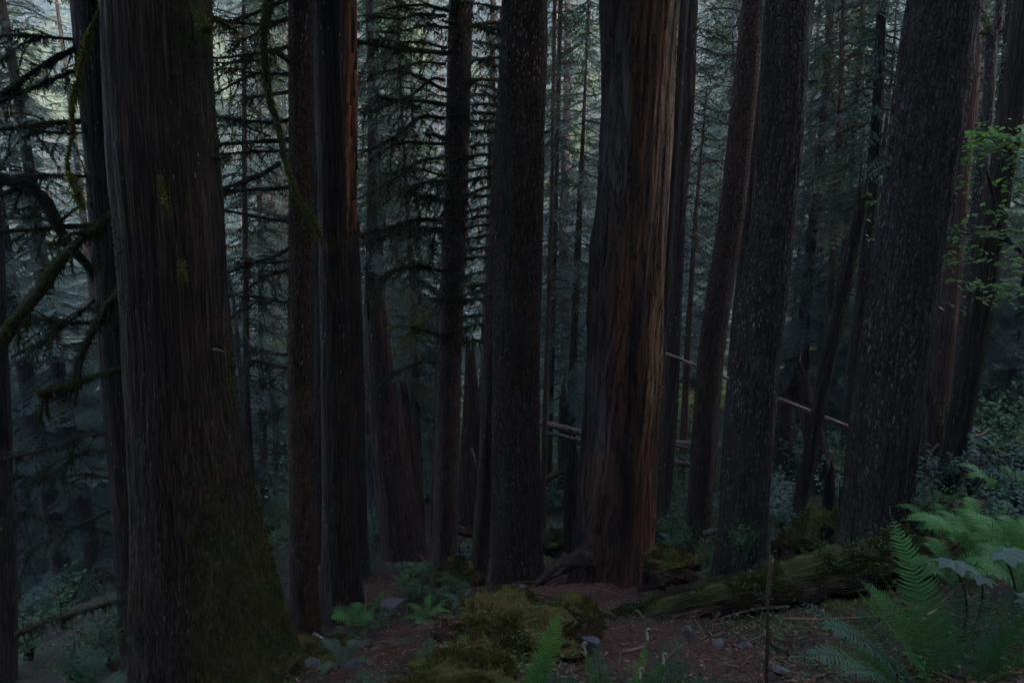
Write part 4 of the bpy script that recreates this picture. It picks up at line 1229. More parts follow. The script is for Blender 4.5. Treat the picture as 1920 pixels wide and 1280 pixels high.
# bough sets: bare mossy lower limbs on the slim background trees, needles higher up
for key, kind, z0, sc in (('T4', 'deadA', 1, .8), ('T5', 'deadB', 1, 1.0), ('T6a', 'deadB', 2, 1.2), ('T6b', 'deadA', 2, 1.0), ('T6c', 'deadB', 2, 1.1), ('T6d', 'deadB', 2, 1.1),
                          ('T10', 'deadA', 2.6, .62), ('T11', 'deadB', 2, 1.1), ('T11b', 'deadA', 2, 1.0), ('T15a', 'deadC', 3, .65), ('T15b', 'deadC', 2.5, .75), ('T16', 'deadB', 2, .75),
                          ('T18b', 'deadC', 4, .6), ('T19', 'deadC', 2, .6), ('T20b', 'deadC', 3, .6), ('T31', 'deadB', 2, .9), ('T31b', 'deadA', 3.5, .6), ('T31c', 'deadB', 2, .9), ('T31d', 'deadB', 4, .7),
                          ('T31e', 'deadA', 2, .9), ('T25', 'deadC', 3, .9), ('T30', 'deadB', 2, 1.0), ('T21', 'deadC', 4, .8), ('T12b', 'deadC', 2, .7), ('T8c', 'deadC', 4, .5)):
    add_crown(key, kind, z0, sc)
for key, z0, sc in (('T1', 9.5, 1.0), ('T2', 9.0, 1.0), ('T8a', 9.5, .9)):
    add_crown(key, 'shade_canopy', z0, sc)  # unseen crowns added above the view to block sky light

# ================================================================== the forest behind
def plain_trunk(h, r, seg=10):
    mb = MB()
    z = np.linspace(-1, h, 24)
    p = np.stack([0.05 * np.sin(z * .4), 0.05 * np.cos(z * .5), z], 1)
    add_tube(mb, p, np.maximum(r * (1 - z / h * .95), .015), seg)
    return mb.mesh('trunk', [M['dark']])


TRK = plain_trunk(24, 0.22)


def back_tree(name, x, y, kind, s, label, group, cat='tree'):
    z = g1(x, y) - 0.2
    t = thing(name, (x, y, z), label, cat, group)
    t.scale = (s, s, s * random.uniform(.9, 1.15))
    t.rotation_euler = (random.uniform(-.03, .03), random.uniform(-.03, .03), random.uniform(0, 6.28))
    for nm, me in (('trunk', TRK), ('crown', CROWN[kind])):
        o = bpy.data.objects.new(nm, me)
        C.objects.link(o)
        o.parent = t
    return t


random.seed(5)
gaps = []
for k in range(50):          # a stand of leafy conifers in the hollow behind the near trunks
    for _ in range(60):
        y = random.uniform(24, 52)
        x = random.uniform(-0.80, 0.80) * y
        if all(math.hypot(x - a, y - b) > 3.4 for a, b in gaps): break
    gaps.append((x, y))
    back_tree('hemlock_tree', x, y, random.choice(['liveB', 'deadB', 'liveA', 'liveB']), random.uniform(.55, 1.05),
              'hazy needle clad conifer in the stand behind the near trunks', 'conifers in the stand behind the near trunks')
# unseen stand added behind and beside the viewpoint to shade the near trunks
pts_ = []
for k in range(54):
    for _ in range(80):
        x, y = random.uniform(-22, 26), random.uniform(-26, 9)
        if (y > -2.2 and abs(x) < 3.5 + max(0, y) * 0.86 + 5.5): continue
        if math.hypot(x, y) < 7.2: continue
        if x > 0 and abs(y + 0.84 * x - 8.6) < 1.0: continue      # the gap the soft sun comes through
        if all(math.hypot(x - a, y - b) > 3.2 for a, b in pts_): break
    else: continue
    pts_.append((x, y))
    back_tree('hemlock_tree', x, y, 'liveA', random.uniform(1.0, 1.35), 'unseen conifer added around the viewpoint to shade the near trunks', 'unseen shading conifers around the viewpoint')
for x, y in ((7, -3.1), (11, -6.6), (5.4, -2.4)):  # unseen trees added to keep sun off the massive left cedar
    back_tree('hemlock_tree', x, y, 'liveA', 1.15, 'unseen conifer added around the viewpoint to shade the near trunks', 'unseen shading conifers around the viewpoint')
# smaller drooping young hemlocks closer in
for (px, Y, s, kind, lab) in ((120, 13.5, .8, 'deadB', 'dim half bare hemlock between the left edge and the dark cedar'), (-30, 16, .95, 'liveB', 'feathery hemlock cut off by the upper left edge'), (50, 13.5, .95, 'highB', 'dark open boughed hemlock behind the mossy limbs on the left'), (110, 22, 1.1, 'liveA', 'tall dense conifer far behind the dark cedar'), (430, 27, 1.1, 'liveB', 'tall soft conifer far behind the limbs of the slim brown trunk'), (760, 26, 1.2, 'liveB', 'tall soft conifer far behind the thin young hemlock'), (1060, 28, 1.2, 'liveB', 'tall soft conifer behind the two slim stems'), (1330, 30, 1.2, 'liveA', 'tall soft conifer far behind the pointed red sapling'), (20, 18, .8, 'liveB', 'tall drooping hemlock far behind the left branches'), (200, 19, .9, 'liveB', 'tall feathery hemlock behind the dark cedar trunk'), (185, 15, .5, 'liveB', 'dim young hemlock seen left of the massive cedar'),
                              (440, 21, .5, 'liveB', 'soft grey young hemlock between the massive cedar and the slim brown trunk'),
                              (690, 13.5, .75, 'deadB', 'bushy half bare hemlock right beside the orange snag'), (715, 16, .75, 'liveB', 'bushy young hemlock behind the limbs of the brown hemlock'), (790, 19, .6, 'liveA', 'feathery young hemlock behind the thin tapering one'),
                              (1130, 20, .7, 'liveA', 'feathery conifer behind the upper weathered cedar snag'), (1190, 24, .9, 'liveB', 'tall grey conifer behind the weathered cedar snag'), (905, 17, .8, 'deadB', 'half bare hemlock in the gap left of the broad central hemlock'), (1340, 20, .8, 'deadB', 'half bare hemlock behind the pointed red sapling'), (1510, 14.5, .72, 'liveB', 'drooping soft hemlock between the lichen flecked fir and the curved snag'), (1740, 19, .85, 'liveA', 'tall hemlock behind the thickest fir'), (1535, 18, .6, 'liveB', 'pale feathery hemlock left of the thickest fir'),
                              (1625, 13, .42, 'liveB', 'grey green young hemlock at the left foot of the thickest fir'), (1800, 15, .5, 'liveA', 'low boughed hemlock behind the black leaning trunk'),
                              (1900, 13, .45, 'liveB', 'dark young hemlock at the right edge')):
    p = P(px, 700, Y)
    back_tree('young_hemlock', p[0], Y, kind, s, lab, None)

# the wooded slope across the valley: too many to count
random.seed(8)
fm = MB()
tpl = []
for k in range(4):
    m = MB()
    random.seed(100 + k)
    for i in range(84):
        u = (i + random.random()) / 84
        place_spray(m, random.choice(LIVELO), (0, 0, 1 + 23 * u), i * 2.399 + random.random(), random.uniform(-.3, .1) + .2 * u, (3.6 * (1 - u) + .4) * random.uniform(.6, 1.15), 0, 1.3)
    z = np.linspace(-1, 23, 6)
    add_tube(m, np.stack([0 * z, 0 * z, z], 1), np.maximum(.3 * (1 - z / 24), .03), 5, 0)
    V_ = np.concatenate(m.v); R_ = np.concatenate(m.rnd)
    tpl.append((V_, R_, [(f, mm, s) for f, mm, s in m.f]))
for k in range(560):
    y = 44 + 78 * random.random() ** 1.15
    x = random.uniform(-0.80, 0.80) * y
    s = random.uniform(.55, 1.15) 
    V_, R_, Fs = random.choice(tpl)
    an = random.uniform(0, 6.28)
    c_, s_ = math.cos(an), math.sin(an)
    v = (V_ @ np.array([[c_, s_, 0], [-s_, c_, 0], [0, 0, 1]])) * s + np.array([x, y, g1(x, y) - .5])
    n0 = fm.n
    fm.v.append(v); fm.bp.append(v * .3); fm.moss.append(np.zeros(len(v))); fm.rnd.append(np.clip(R_ * .5 + random.uniform(-.2, .6), 0, 1)); fm.col.append(np.ones((len(v), 3)))
    for f, mm, sm in Fs: fm.f.append((f + n0, mm, sm))
    fm.n += len(v)
o = part('far_forest', fm, [M['dark'], M['farneedle_haze']])
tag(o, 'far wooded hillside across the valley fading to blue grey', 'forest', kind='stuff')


# ================================================================== ferns and plants
def frond(mb, p0, p1, p2, n=30, wid=0.13, normal=(0, -0.5, 0.9), seed=0, droop=0.25, prof=0.35, curl=0.0, rw=0.004, rnd0=None, thin=1.0):
    """a fern frond: bent rachis p0-p1-p2 with paired blades that taper to the tip"""
    rng = np.random.default_rng(seed)
    p0, p1, p2 = (np.asarray(p, float) for p in (p0, p1, p2))
    t = np.linspace(0, 1, 26)[:, None]
    path = (1 - t) ** 2 * p0 + 2 * t * (1 - t) * p1 + t * t * p2
    add_tube(mb, path, np.linspace(rw, rw * .3, 26), 4, 1)
    T = unit(np.gradient(path, axis=0))
    nrm = np.asarray(normal, float)
    Nn = unit(nrm[None] - T * (T @ nrm)[:, None])
    Sd = np.cross(T, Nn)
    tt = np.linspace(0.10, 0.985, n)
    r0 = rng.random() if rnd0 is None else rnd0
    sp_len = np.linalg.norm(np.diff(path, axis=0), axis=1).sum() / n
    V, Fq, RN = [], [], []
    c = 0
    for i, u in enumerate(tt):
        k = u * 25; a = int(min(24, k)); f = k - a
        q = path[a] * (1 - f) + path[a + 1] * f
        T_, N_, S_ = T[a], Nn[a], Sd[a]
        pr = min(1.0, (u / 0.22) ** 0.7) * (1 - ((u - prof) / (1.0 - prof)) ** 1.7 if u > prof else 1.0)
        L = wid * max(0.04, pr)
        for s in (-1, 1):
            l = L * rng.uniform(0.80, 1.12)
            if rng.random() < .025: l *= .4
            ang = 0.16 + 0.40 * u + rng.uniform(-.08, .08)
            d = unit(S_ * s * math.cos(ang) + T_ * math.sin(ang) + N_ * rng.uniform(-.10, .16))
            w = min(sp_len * .34, l * .18) * thin
            e = T_ - d * (T_ @ d); e = unit(e)
            b1, b2 = q - e * w * .7, q + e * w * .9
            m = q + d * l * .55 - N_ * droop * l * .12
            tip = q + d * l - N_ * droop * l * .55 + T_ * l * .10
            V += [b1, b2, m + e * w * .75, m - e * w * .75, tip]
            Fq.append((c, c + 1, c + 2, c + 3))
            Fq.append((c + 3, c + 2, c + 4, c + 4))
            RN += [min(1, max(0, .6 * r0 + .4 * rng.random()))] * 5
            c += 5
    V = np.array(V)
    Fq = np.array(Fq)
    mb.add(V, Fq[0::2], 0, None, 0, RN, False)
    n0 = mb.n - len(V)
    mb.f.append((Fq[1::2][:, :3] + n0, 0, False))


def fiddle(parent, p0, p1, r=0.02, thick=0.006):
    """rolled fiddlehead at the tip of a stalk from p0 to p1"""
    mb = MB()
    base = smooth_path([p0, (np.asarray(p0) + p1) / 2 + np.array([.004, 0, 0]), p1], 12)
    th = np.linspace(0, 8.2, 46)
    rad = r * (1 - th / 10.5)
    cen = np.asarray(p1) + np.array([r, 0, 0])
    sp_ = np.stack([cen[0] - rad * np.cos(th), cen[1] + 0.012 * th / 8, cen[2] + rad * np.sin(th)], 1)
    path = np.concatenate([base[:-1], sp_])
    add_tube(mb, path, np.linspace(thick, thick * .55, len(path)), 7, 0)
    v = np.concatenate(mb.v)
    d = unit(RNG.normal(size=(240, 3)))
    i = RNG.integers(0, len(v), 240)
    blades(mb, v[i], d, 0.009, 0.0018, 0)
    part('fiddlehead', mb, [M['fiddle']], parent)


def fern_plant(loc, fronds, label, group=None, mat='fern', cat='fern', name='sword_fern'):
    """fronds: (p0, p1, p2, width, normal, material, blades)"""
    t = thing(name, loc, label, cat, group)
    for k, (p0, p1, p2, w, nr, mt, nb) in enumerate(fronds):
        mb = MB()
        if mt == 'ferndark': nb = int(nb * .82)
        frond(mb, p0, p1, p2, nb, w, nr, thin=.78 if mt == 'ferndark' else 1.08 if w > .14 else 1.0, seed=int(abs(p2[0] * 1000 + p2[2] * 7000)) % 9999 + k)
        part('frond', mb, [M[mt], M['twig'] if mt == 'ferndark' else M[mt]], t)
    return t


def FR(a, c, b, Ya, Yc, Yb, w, nr=(0, -.8, .6), mt='fern', nb=34):
    return (P(*a, Ya), P(*c, Yc), P(*b, Yb), w, nr, mt, nb)


# the big sword fern at the lower right
base = P(1772, 1320, 3.15)
fern_plant(base, [
    FR((1772, 1330), (1750, 1130), (1668, 962), 3.2, 3.2, 3.7, .15, (-.25, -.9, .5), 'fern', 42),
    FR((1770, 1320), (1690, 1190), (1604, 1105), 3.15, 3.1, 3.2, .085, (-.8, .1, .6), 'fern', 40),
    FR((1778, 1325), (1730, 1180), (1648, 1072), 3.2, 3.3, 3.45, .075, (.85, -.2, .35), 'fern', 40),
    FR((1745, 1310), (1640, 1215), (1490, 1118), 3.2, 3.2, 3.45, .12, (-.1, -.2, 1), 'ferndark', 42),
    FR((1735, 1320), (1620, 1160), (1525, 1172), 3.15, 3.0, 3.1, .12, (-.1, -.1, 1), 'ferndark', 42),
    FR((1735, 1340), (1600, 1190), (1490, 1235), 3.1, 2.9, 2.9, .12, (-.1, -.2, 1), 'ferndark', 40),
    FR((1715, 1330), (1640, 1215), (1560, 1270), 3.05, 2.85, 2.7, .11, (0, -.1, 1), 'ferndark', 40),
    FR((1765, 1320), (1700, 1150), (1610, 1085), 3.3, 3.5, 3.7, .10, (-.2, -.7, .7), 'fern', 36),
    FR((1700, 1325), (1660, 1180), (1600, 1140), 3.25, 3.4, 3.5, .11, (-.3, -.6, .7), 'ferndark', 36),
    FR((1790, 1320), (1800, 1170), (1790, 1050), 3.25, 3.35, 3.7, .13, (.1, -1, .3), 'ferndark', 40),
    FR((1800, 1320), (1840, 1190), (1850, 1085), 3.25, 3.4, 3.7, .13, (-.1, -1, .3), 'ferndark', 40),
    FR((1690, 1330), (1670, 1250), (1600, 1215), 3.05, 3.0, 3.05, .10, (-.1, -.5, .9), 'fern', 34),
    FR((1780, 1330), (1795, 1230), (1760, 1120), 3.1, 3.2, 3.4, .12, (-.1, -1, .3), 'ferndark', 36),
    FR((1740, 1330), (1680, 1290), (1600, 1300), 3.05, 2.95, 2.85, .07, (0, -.3, 1), 'fernbrown', 26),
    FR((1800, 1330), (1830, 1280), (1870, 1300), 3.0, 2.9, 2.8, .06, (0, -.3, 1), 'fernbrown', 24),
], 'large sword fern with one tall upright frond, lower right corner')
base = P(1850, 1320, 3.0)
fern_plant(base, [
    FR((1820, 1310), (1855, 1215), (1935, 1150), 3.0, 3.0, 3.0, .12, (.5, -.7, .5), 'fern', 36),
    FR((1828, 1325), (1880, 1250), (1960, 1210), 3.0, 2.95, 2.9, .12, (.5, -.7, .5), 'fern', 36),
    FR((1838, 1315), (1880, 1180), (1960, 1110), 3.1, 3.2, 3.3, .13, (.2, -.7, .6), 'ferndark', 36),
    FR((1830, 1315), (1870, 1150), (1925, 1090), 3.2, 3.4, 3.5, .12, (.1, -.6, .7), 'ferndark', 36),
    FR((1825, 1330), (1850, 1240), (1890, 1150), 3.05, 3.1, 3.3, .10, (0, -.9, .5), 'ferndark', 36),
], 'sword fern spreading right out of the lower right corner')

# bright lady ferns up the bank
for (bx, by, Y, n, lab, mt, sc) in ((1835, 1015, 5.4, 12, 'bright feathery fern on the bank above the broad palmate leaves', 'fernbright', 1.0), (1905, 1040, 5.0, 12, 'bright feathery fern running off the right edge of the bank', 'fernbright', 1.0),
                                    (1770, 985, 6.2, 9, 'small feathery fern right of the thickest fir', 'fern', .8), (1885, 940, 6.8, 10, 'feathery fern highest on the right bank', 'fernbright', .9),
                                    (1790, 1040, 5.0, 8, 'low green fern directly behind the left palmate leaf', 'fern', .8), (1918, 1100, 4.2, 9, 'leafy fern beside the right palmate leaf', 'fern', .8)):
    random.seed(bx)
    b = P(bx, by + 15, Y)
    b[2] = g1(b[0], b[1])
    fl = []
    for k in range(n):
        az = k * 2.399 + random.random()
        l = random.uniform(.42, .72) * sc
        h = random.uniform(.28, .5) * sc
        e = b + np.array([math.cos(az) * l, math.sin(az) * l * .8, h * .75])
        fl.append((b + RNG.normal(size=3) * .02, b + np.array([math.cos(az) * l * .45, math.sin(az) * l * .4, h * 1.15]), e, .11 * sc, (math.cos(az) * -.35, -.35, .9), mt, 30))
    fern_plant(b, fl, lab, name='lady_fern')

# ferns along the bottom of the view
base = P(985, 1325, 3.2)
f1 = fern_plant(base, [
    FR((985, 1325), (1020, 1225), (1053, 1138), 3.2, 3.2, 3.35, .085, (-.2, -1, .35), 'fernbright', 32),
    FR((992, 1320), (1020, 1225), (1070, 1192), 3.2, 3.25, 3.3, .05, (.2, -.9, .5), 'fernbright', 26),
    FR((975, 1330), (1005, 1260), (1030, 1225), 3.15, 3.1, 3.1, .08, (0, -.8, .6), 'fern', 26),
    FR((985, 1335), (1040, 1255), (1078, 1275), 3.15, 3.1, 2.9, .08, (.1, -.6, .8), 'ferndark', 30),
    FR((980, 1335), (960, 1270), (930, 1290), 3.1, 3.0, 2.9, .07, (0, -.6, .8), 'ferndark', 28)],
    'fresh green fern with one pointed frond standing before the mossy mound')
base = P(1130, 1340, 3.05)
f2 = fern_plant(base, [
    FR((1125, 1340), (1115, 1270), (1095, 1215), 3.05, 3.05, 3.15, .045, (-.1, -1, .3), 'fern', 26),
    FR((1132, 1340), (1128, 1260), (1115, 1205), 3.1, 3.15, 3.3, .085, (.2, -.9, .4), 'ferndark', 32)],
    'fern with a single curled fiddlehead in front of the angular rock')
fiddle(f2, P(1098, 1226, 3.1), P(1093, 1208, 3.12), .011, .006)
base = P(1170, 1350, 3.0)
f3 = fern_plant(base, [
    FR((1172, 1350), (1200, 1260), (1216, 1190), 3.0, 3.0, 3.15, .042, (-.1, -1, .3), 'fernbright', 28),
    FR((1180, 1345), (1250, 1240), (1290, 1188), 3.0, 3.1, 3.3, .11, (.15, -.85, .5), 'ferndark', 38),
    FR((1185, 1345), (1225, 1275), (1248, 1232), 2.95, 2.95, 3.0, .05, (0, -1, .3), 'fern', 24),
    FR((1175, 1350), (1190, 1300), (1203, 1260), 2.9, 2.9, 2.95, .045, (0, -1, .3), 'fernbright', 20),
    FR((1190, 1350), (1255, 1270), (1300, 1240), 2.95, 2.9, 2.9, .09, (.1, -.6, .8), 'ferndark', 32)],
    'fern with three rolled fiddleheads and one broad dark frond')
fiddle(f3, P(1214, 1200, 3.1), P(1212, 1183, 3.14), .013, .006)
fiddle(f3, P(1243, 1245, 2.97), P(1243, 1228, 3.0), .011, .006)
fiddle(f3, P(1200, 1272, 2.92), P(1199, 1256, 2.95), .010, .006)
fern_plant(P(1330, 1350, 2.7), [FR((1330, 1350), (1325, 1290), (1300, 1262), 2.7, 2.75, 2.85, .07, (-.1, -.7, .7), 'ferndark', 30),
                                FR((1340, 1350), (1345, 1285), (1365, 1272), 2.7, 2.75, 2.8, .06, (.1, -.7, .7), 'ferndark', 30)], 'fern whose tips just poke above the bottom edge')
fern_plant(P(775, 1340, 3.5), [FR((772, 1335), (785, 1240), (815, 1185), 3.5, 3.6, 3.9, .095, (.5, -.7, .5), 'ferndark', 34),
                               FR((760, 1340), (720, 1260), (660, 1262), 3.4, 3.4, 3.4, .10, (0, -.3, 1), 'ferndark', 34),
                               FR((765, 1345), (690, 1270), (600, 1310), 3.3, 3.2, 3.1, .10, (0, -.3, 1), 'ferndark', 34),
                               FR((780, 1345), (830, 1265), (850, 1290), 3.4, 3.4, 3.3, .07, (.1, -.3, 1), 'ferndark', 30)], 'dark fern left of the withered orange frond')
fern_plant(P(815, 1275, 3.75), [FR((812, 1270), (830, 1245), (858, 1224), 3.75, 3.75, 3.85, .052, (-.3, -.9, .4), 'ferndead', 18),
                                FR((812, 1272), (830, 1262), (852, 1264), 3.7, 3.65, 3.65, .03, (0, -.6, .8), 'ferndead', 14),
                                FR((810, 1270), (800, 1265), (795, 1285), 3.7, 3.6, 3.6, .03, (0, -.6, .8), 'ferndead', 12)], 'withered orange and yellow fern in front of the mossy mound', name='dead_fern')
fern_plant(P(655, 1180, 5.9), [FR((660, 1172), (650, 1140), (618, 1160), 5.9, 5.8, 5.7, .12, (0, -.4, .9), 'fern', 24),
                               FR((662, 1172), (665, 1135), (672, 1128), 5.9, 6.0, 6.1, .12, (0, -.6, .8), 'fern', 24),
                               FR((665, 1174), (685, 1140), (700, 1160), 5.9, 5.9, 5.8, .12, (0, -.5, .9), 'fern', 24),
                               FR((658, 1174), (640, 1135), (622, 1140), 5.9, 6.0, 6.1, .10, (0, -.5, .9), 'ferndark', 24)], 'small green fern at the foot of the dark straight trunk')
fern_plant(P(165, 1310, 5.2), [FR((165, 1300), (150, 1235), (105, 1248), 5.2, 5.1, 5.0, .17, (0, -.3, 1), 'ferndark', 30), FR((168, 1300), (180, 1225), (205, 1232), 5.2, 5.3, 5.3, .17, (0, -.3, 1), 'ferndark', 30),
                               FR((165, 1300), (160, 1225), (160, 1212), 5.2, 5.4, 5.6, .16, (0, -.3, 1), 'ferndark', 30), FR((165, 1305), (200, 1260), (240, 1280), 5.2, 5.0, 4.9, .16, (0, -.3, 1), 'ferndark', 30)],
           'dim fern in the dark lower left corner')


def small_fern(name, x, y, s, label, group, mt='fern', n=8, seed=0):
    random.seed(seed)
    mb = MB()
    for k in range(n):
        az = k * 2.399 + random.random() * .6
        l = random.uniform(.28, .45); h = random.uniform(.12, .28)
        frond(mb, (0, 0, 0), (math.cos(az) * l * .45, math.sin(az) * l * .45, h * 1.2), (math.cos(az) * l, math.sin(az) * l, h * .5), 20, .07, (-.3 * math.cos(az), -.3 * math.sin(az), 1), seed * 31 + k)
    return mb.mesh('fronds', [M[mt], M[mt]])


SF = [small_fern('f', 0, 0, 1, '', '', 'fern', 8, 3), small_fern('f', 0, 0, 1, '', '', 'ferndark', 7, 4), small_fern('f', 0, 0, 1, '', '', 'leafblue', 9, 5)]
random.seed(21)
for k, (px, py) in enumerate(((760, 1100), (790, 1120), (820, 1130), (845, 1115), (780, 1075), (740, 1070), (830, 1060), (865, 1140), (715, 1140), (905, 1120), (1230, 1000), (1265, 1030), (1300, 1055), (1330, 1040), (1350, 1010), (1280, 970), (1450, 935), (1475, 1000), (1425, 1050), (1310, 1085), (1255, 1090), (690, 1180), (640, 1200), (735, 1155), (800, 1160), (870, 1080), (880, 1050), (700, 1010), (720, 985), (1250, 985), (1290, 1010), (1380, 1015), (1230, 1040), (1440, 1010), (1455, 960), (1720, 960), (1735, 1000), (1700, 985),
                              (1830, 905), (1880, 900), (1780, 945), (1860, 960), (1915, 870), (1740, 905), (1465, 1020), (860, 1100), (930, 1055), (1040, 1000), (600, 1230), (745, 1215), (1060, 945), (1330, 960), (1660, 960), (1480, 940), (900, 1090), (640, 1250), (1900, 1000), (1760, 1030), (1700, 1080))):
    p = hit_ground(px, py)
    o = bpy.data.objects.new('small_fern', SF[(0, 1, 1, 2)[k % 4]])
    C.objects.link(o)
    o.location = (p[0], p[1], p[2] - .01)
    o.rotation_euler = (random.uniform(-.2, .2), random.uniform(-.2, .2), random.uniform(0, 6.28))
    s = random.uniform(.4, .8) * (1 if p[1] < 9 else 1.4)
    o.scale = (s, s, s)
    tag(o, 'small low fern growing from the forest floor between the trunks', 'fern', 'small ferns on the forest floor')


# ---- broad palmate leaves on thorny stems
def palm_leaf(c, right, fwd, up, size, seed):
    rng = np.random.default_rng(seed)
    mb = MB()
    angs = np.radians([-125, -82, -40, 0, 40, 82, 125])
    lens = np.array([.55, .8, .95, 1.05, .95, .8, .55]) * size
    out = []
    for i, (a, l) in enumerate(zip(angs, lens)):
        out.append((a - .16, l * .78)); out.append((a - .07, l * .93)); out.append((a, l)); out.append((a + .07, l * .92)); out.append((a + .16, l * .78))
        if i < 6: out.append(((a + angs[i + 1]) / 2, min(l, lens[i + 1]) * .70))
    out.append((math.pi, size * .10))
    V = [np.zeros(3)]
    for fr in (.5, 1.0):
        for a, l in out:
            r = l * fr
            z = -.10 * r * r / size - .05 * size * abs(math.cos(a * 4)) * fr + rng.normal() * .008 * size
            V.append(np.array([math.sin(a) * r, math.cos(a) * r, z]))
    V = np.array(V)
    k = len(out)
    tri = [(0, 1 + i, 1 + (i + 1) % k) for i in range(k)]
    quad = [(1 + i, 1 + k + i, 1 + k + (i + 1) % k, 1 + (i + 1) % k) for i in range(k)]
    Bm = np.stack([right, fwd, up])
    v = V @ Bm + c
    mb.add(v, np.array(tri), 0, None, 0, rng.random() * .5 + .2, False)
    mb.f.append((np.array(quad), 0, False))
    return mb


def palmate(label, base, leaves):
    t = thing('palmate_plant', base, label, 'plant', 'palmate leaved plants on the bank')
    for i, (px, py, Y, size, yaw, tilt) in enumerate(leaves):
        c = P(px, py, Y)
        fwd = np.array([math.sin(yaw), math.cos(yaw) * math.cos(tilt), -math.sin(tilt)]); fwd /= np.linalg.norm(fwd)
        up = np.array([0, math.sin(tilt), math.cos(tilt)]); right = unit(np.cross(fwd, up)); up = np.cross(right, fwd)
        lf = part('leaf', palm_leaf(c, right, fwd, up, size, i + int(px)), [M['leafblue']], t)
        mb = MB()
        add_tube(mb, smooth_path([base, (np.asarray(base) + c) / 2 + np.array([.05, 0, .05]), c], 14), np.linspace(.009, .004, 14), 6)
        part('stem', mb, [M['twig']], t)
    return t


palmate('palmate leaved plant with two broad flat leaves beside the tall fern frond', P(1800, 1230, 3.8), [(1788, 1050, 3.55, .165, 3.45, -.16), (1842, 1080, 3.5, .105, 3.9, -.1)])
palmate('palmate leaved plant with one broad leaf touching the right edge', P(1890, 1200, 3.8), [(1880, 1032, 3.6, .17, 2.7, -.10), (1918, 1120, 3.4, .13, 2.2, -.05)])
palmate('palmate leaved plant with small pale leaves farther up the bank', P(1870, 930, 7.5), [(1862, 880, 7.5, .16, 3.0, .0), (1885, 885, 7.3, .16, 2.7, .0), (1908, 890, 7.2, .15, 3.5, .0)])
palmate('palmate leaved plant with pale leaves beside the black leaning trunk', P(1835, 880, 9), [(1818, 799, 9, .17, 3.4, .0), (1828, 813, 8.9, .17, 2.7, .0), (1815, 820, 8.8, .17, 3.1, .0), (1822, 842, 8.7, .15, 3.6, 0)])


# ---- leafy shrubs
def leaf_tris(mb, cen, size, n, m, flat=.35):
    d = unit(RNG.normal(size=(n, 3)) * np.array([1, 1, flat]))
    sd = unit(np.cross(d, np.array([0, 0, 1.0]) + RNG.normal(size=(n, 3)) * .35))
    L = size * RNG.uniform(.6, 1.3, n)[:, None]
    a, b = cen, cen + d * L
    mid = cen + d * L * .5
    nrm = np.cross(sd, d)
    V = np.stack([a, mid + sd * L * .30 - nrm * L * .05, b, mid - sd * L * .30 - nrm * L * .05], 1).reshape(-1, 3)
    f = np.arange(4 * n).reshape(n, 4)
    mb.add(V, f, m, None, 0, np.repeat(RNG.random(n), 4), False)


def shrub_mesh(seed, mt, n_st=9, h=.7, leaf=.045, nl=420):
    random.seed(seed)
    stems, leaves = MB(), MB()
    for k in range(n_st):
        az = random.uniform(0, 6.28); l = random.uniform(.2, .55) * h
        tip = np.array([math.cos(az) * l, math.sin(az) * l, h * random.uniform(.5, 1.0)])
        pth = smooth_path([(0, 0, -.03), tip * np.array([.35, .35, .6]), tip], 10)
        add_tube(stems, pth, np.linspace(.007, .002, 10), 4)
        m = nl // n_st
        u = RNG.random(m) ** .7 * 8.9
        c = pth[u.astype(int)] + RNG.normal(size=(m, 3)) * .09 * h * np.array([1, 1, .55])
        leaf_tris(leaves, c, leaf, m, 0)
    return stems.mesh('stems', [M['twig']]), leaves.mesh('foliage', [M[mt]])


SH = {'g': shrub_mesh(1, 'leaf'), 'b': shrub_mesh(2, 'leafblue', 11, .6, .05, 500), 's': shrub_mesh(3, 'leaf', 14, .5, .032, 650)}


def shrub(px, py, kind, s, label, group=None, Y=None):
    p = hit_ground(px, py) if Y is None else P(px, py, Y)
    z = g1(p[0], p[1]) if Y is None else p[2]
    t = thing('leafy_shrub', (p[0], p[1], z), label, 'shrub', group)
    t.scale = (s,) * 3
    t.rotation_euler = (0, 0, random.uniform(0, 6.28))
    for nm, me in zip(('stems', 'foliage'), SH[kind]):
        o = bpy.data.objects.new(nm, me); C.objects.link(o); o.parent = t


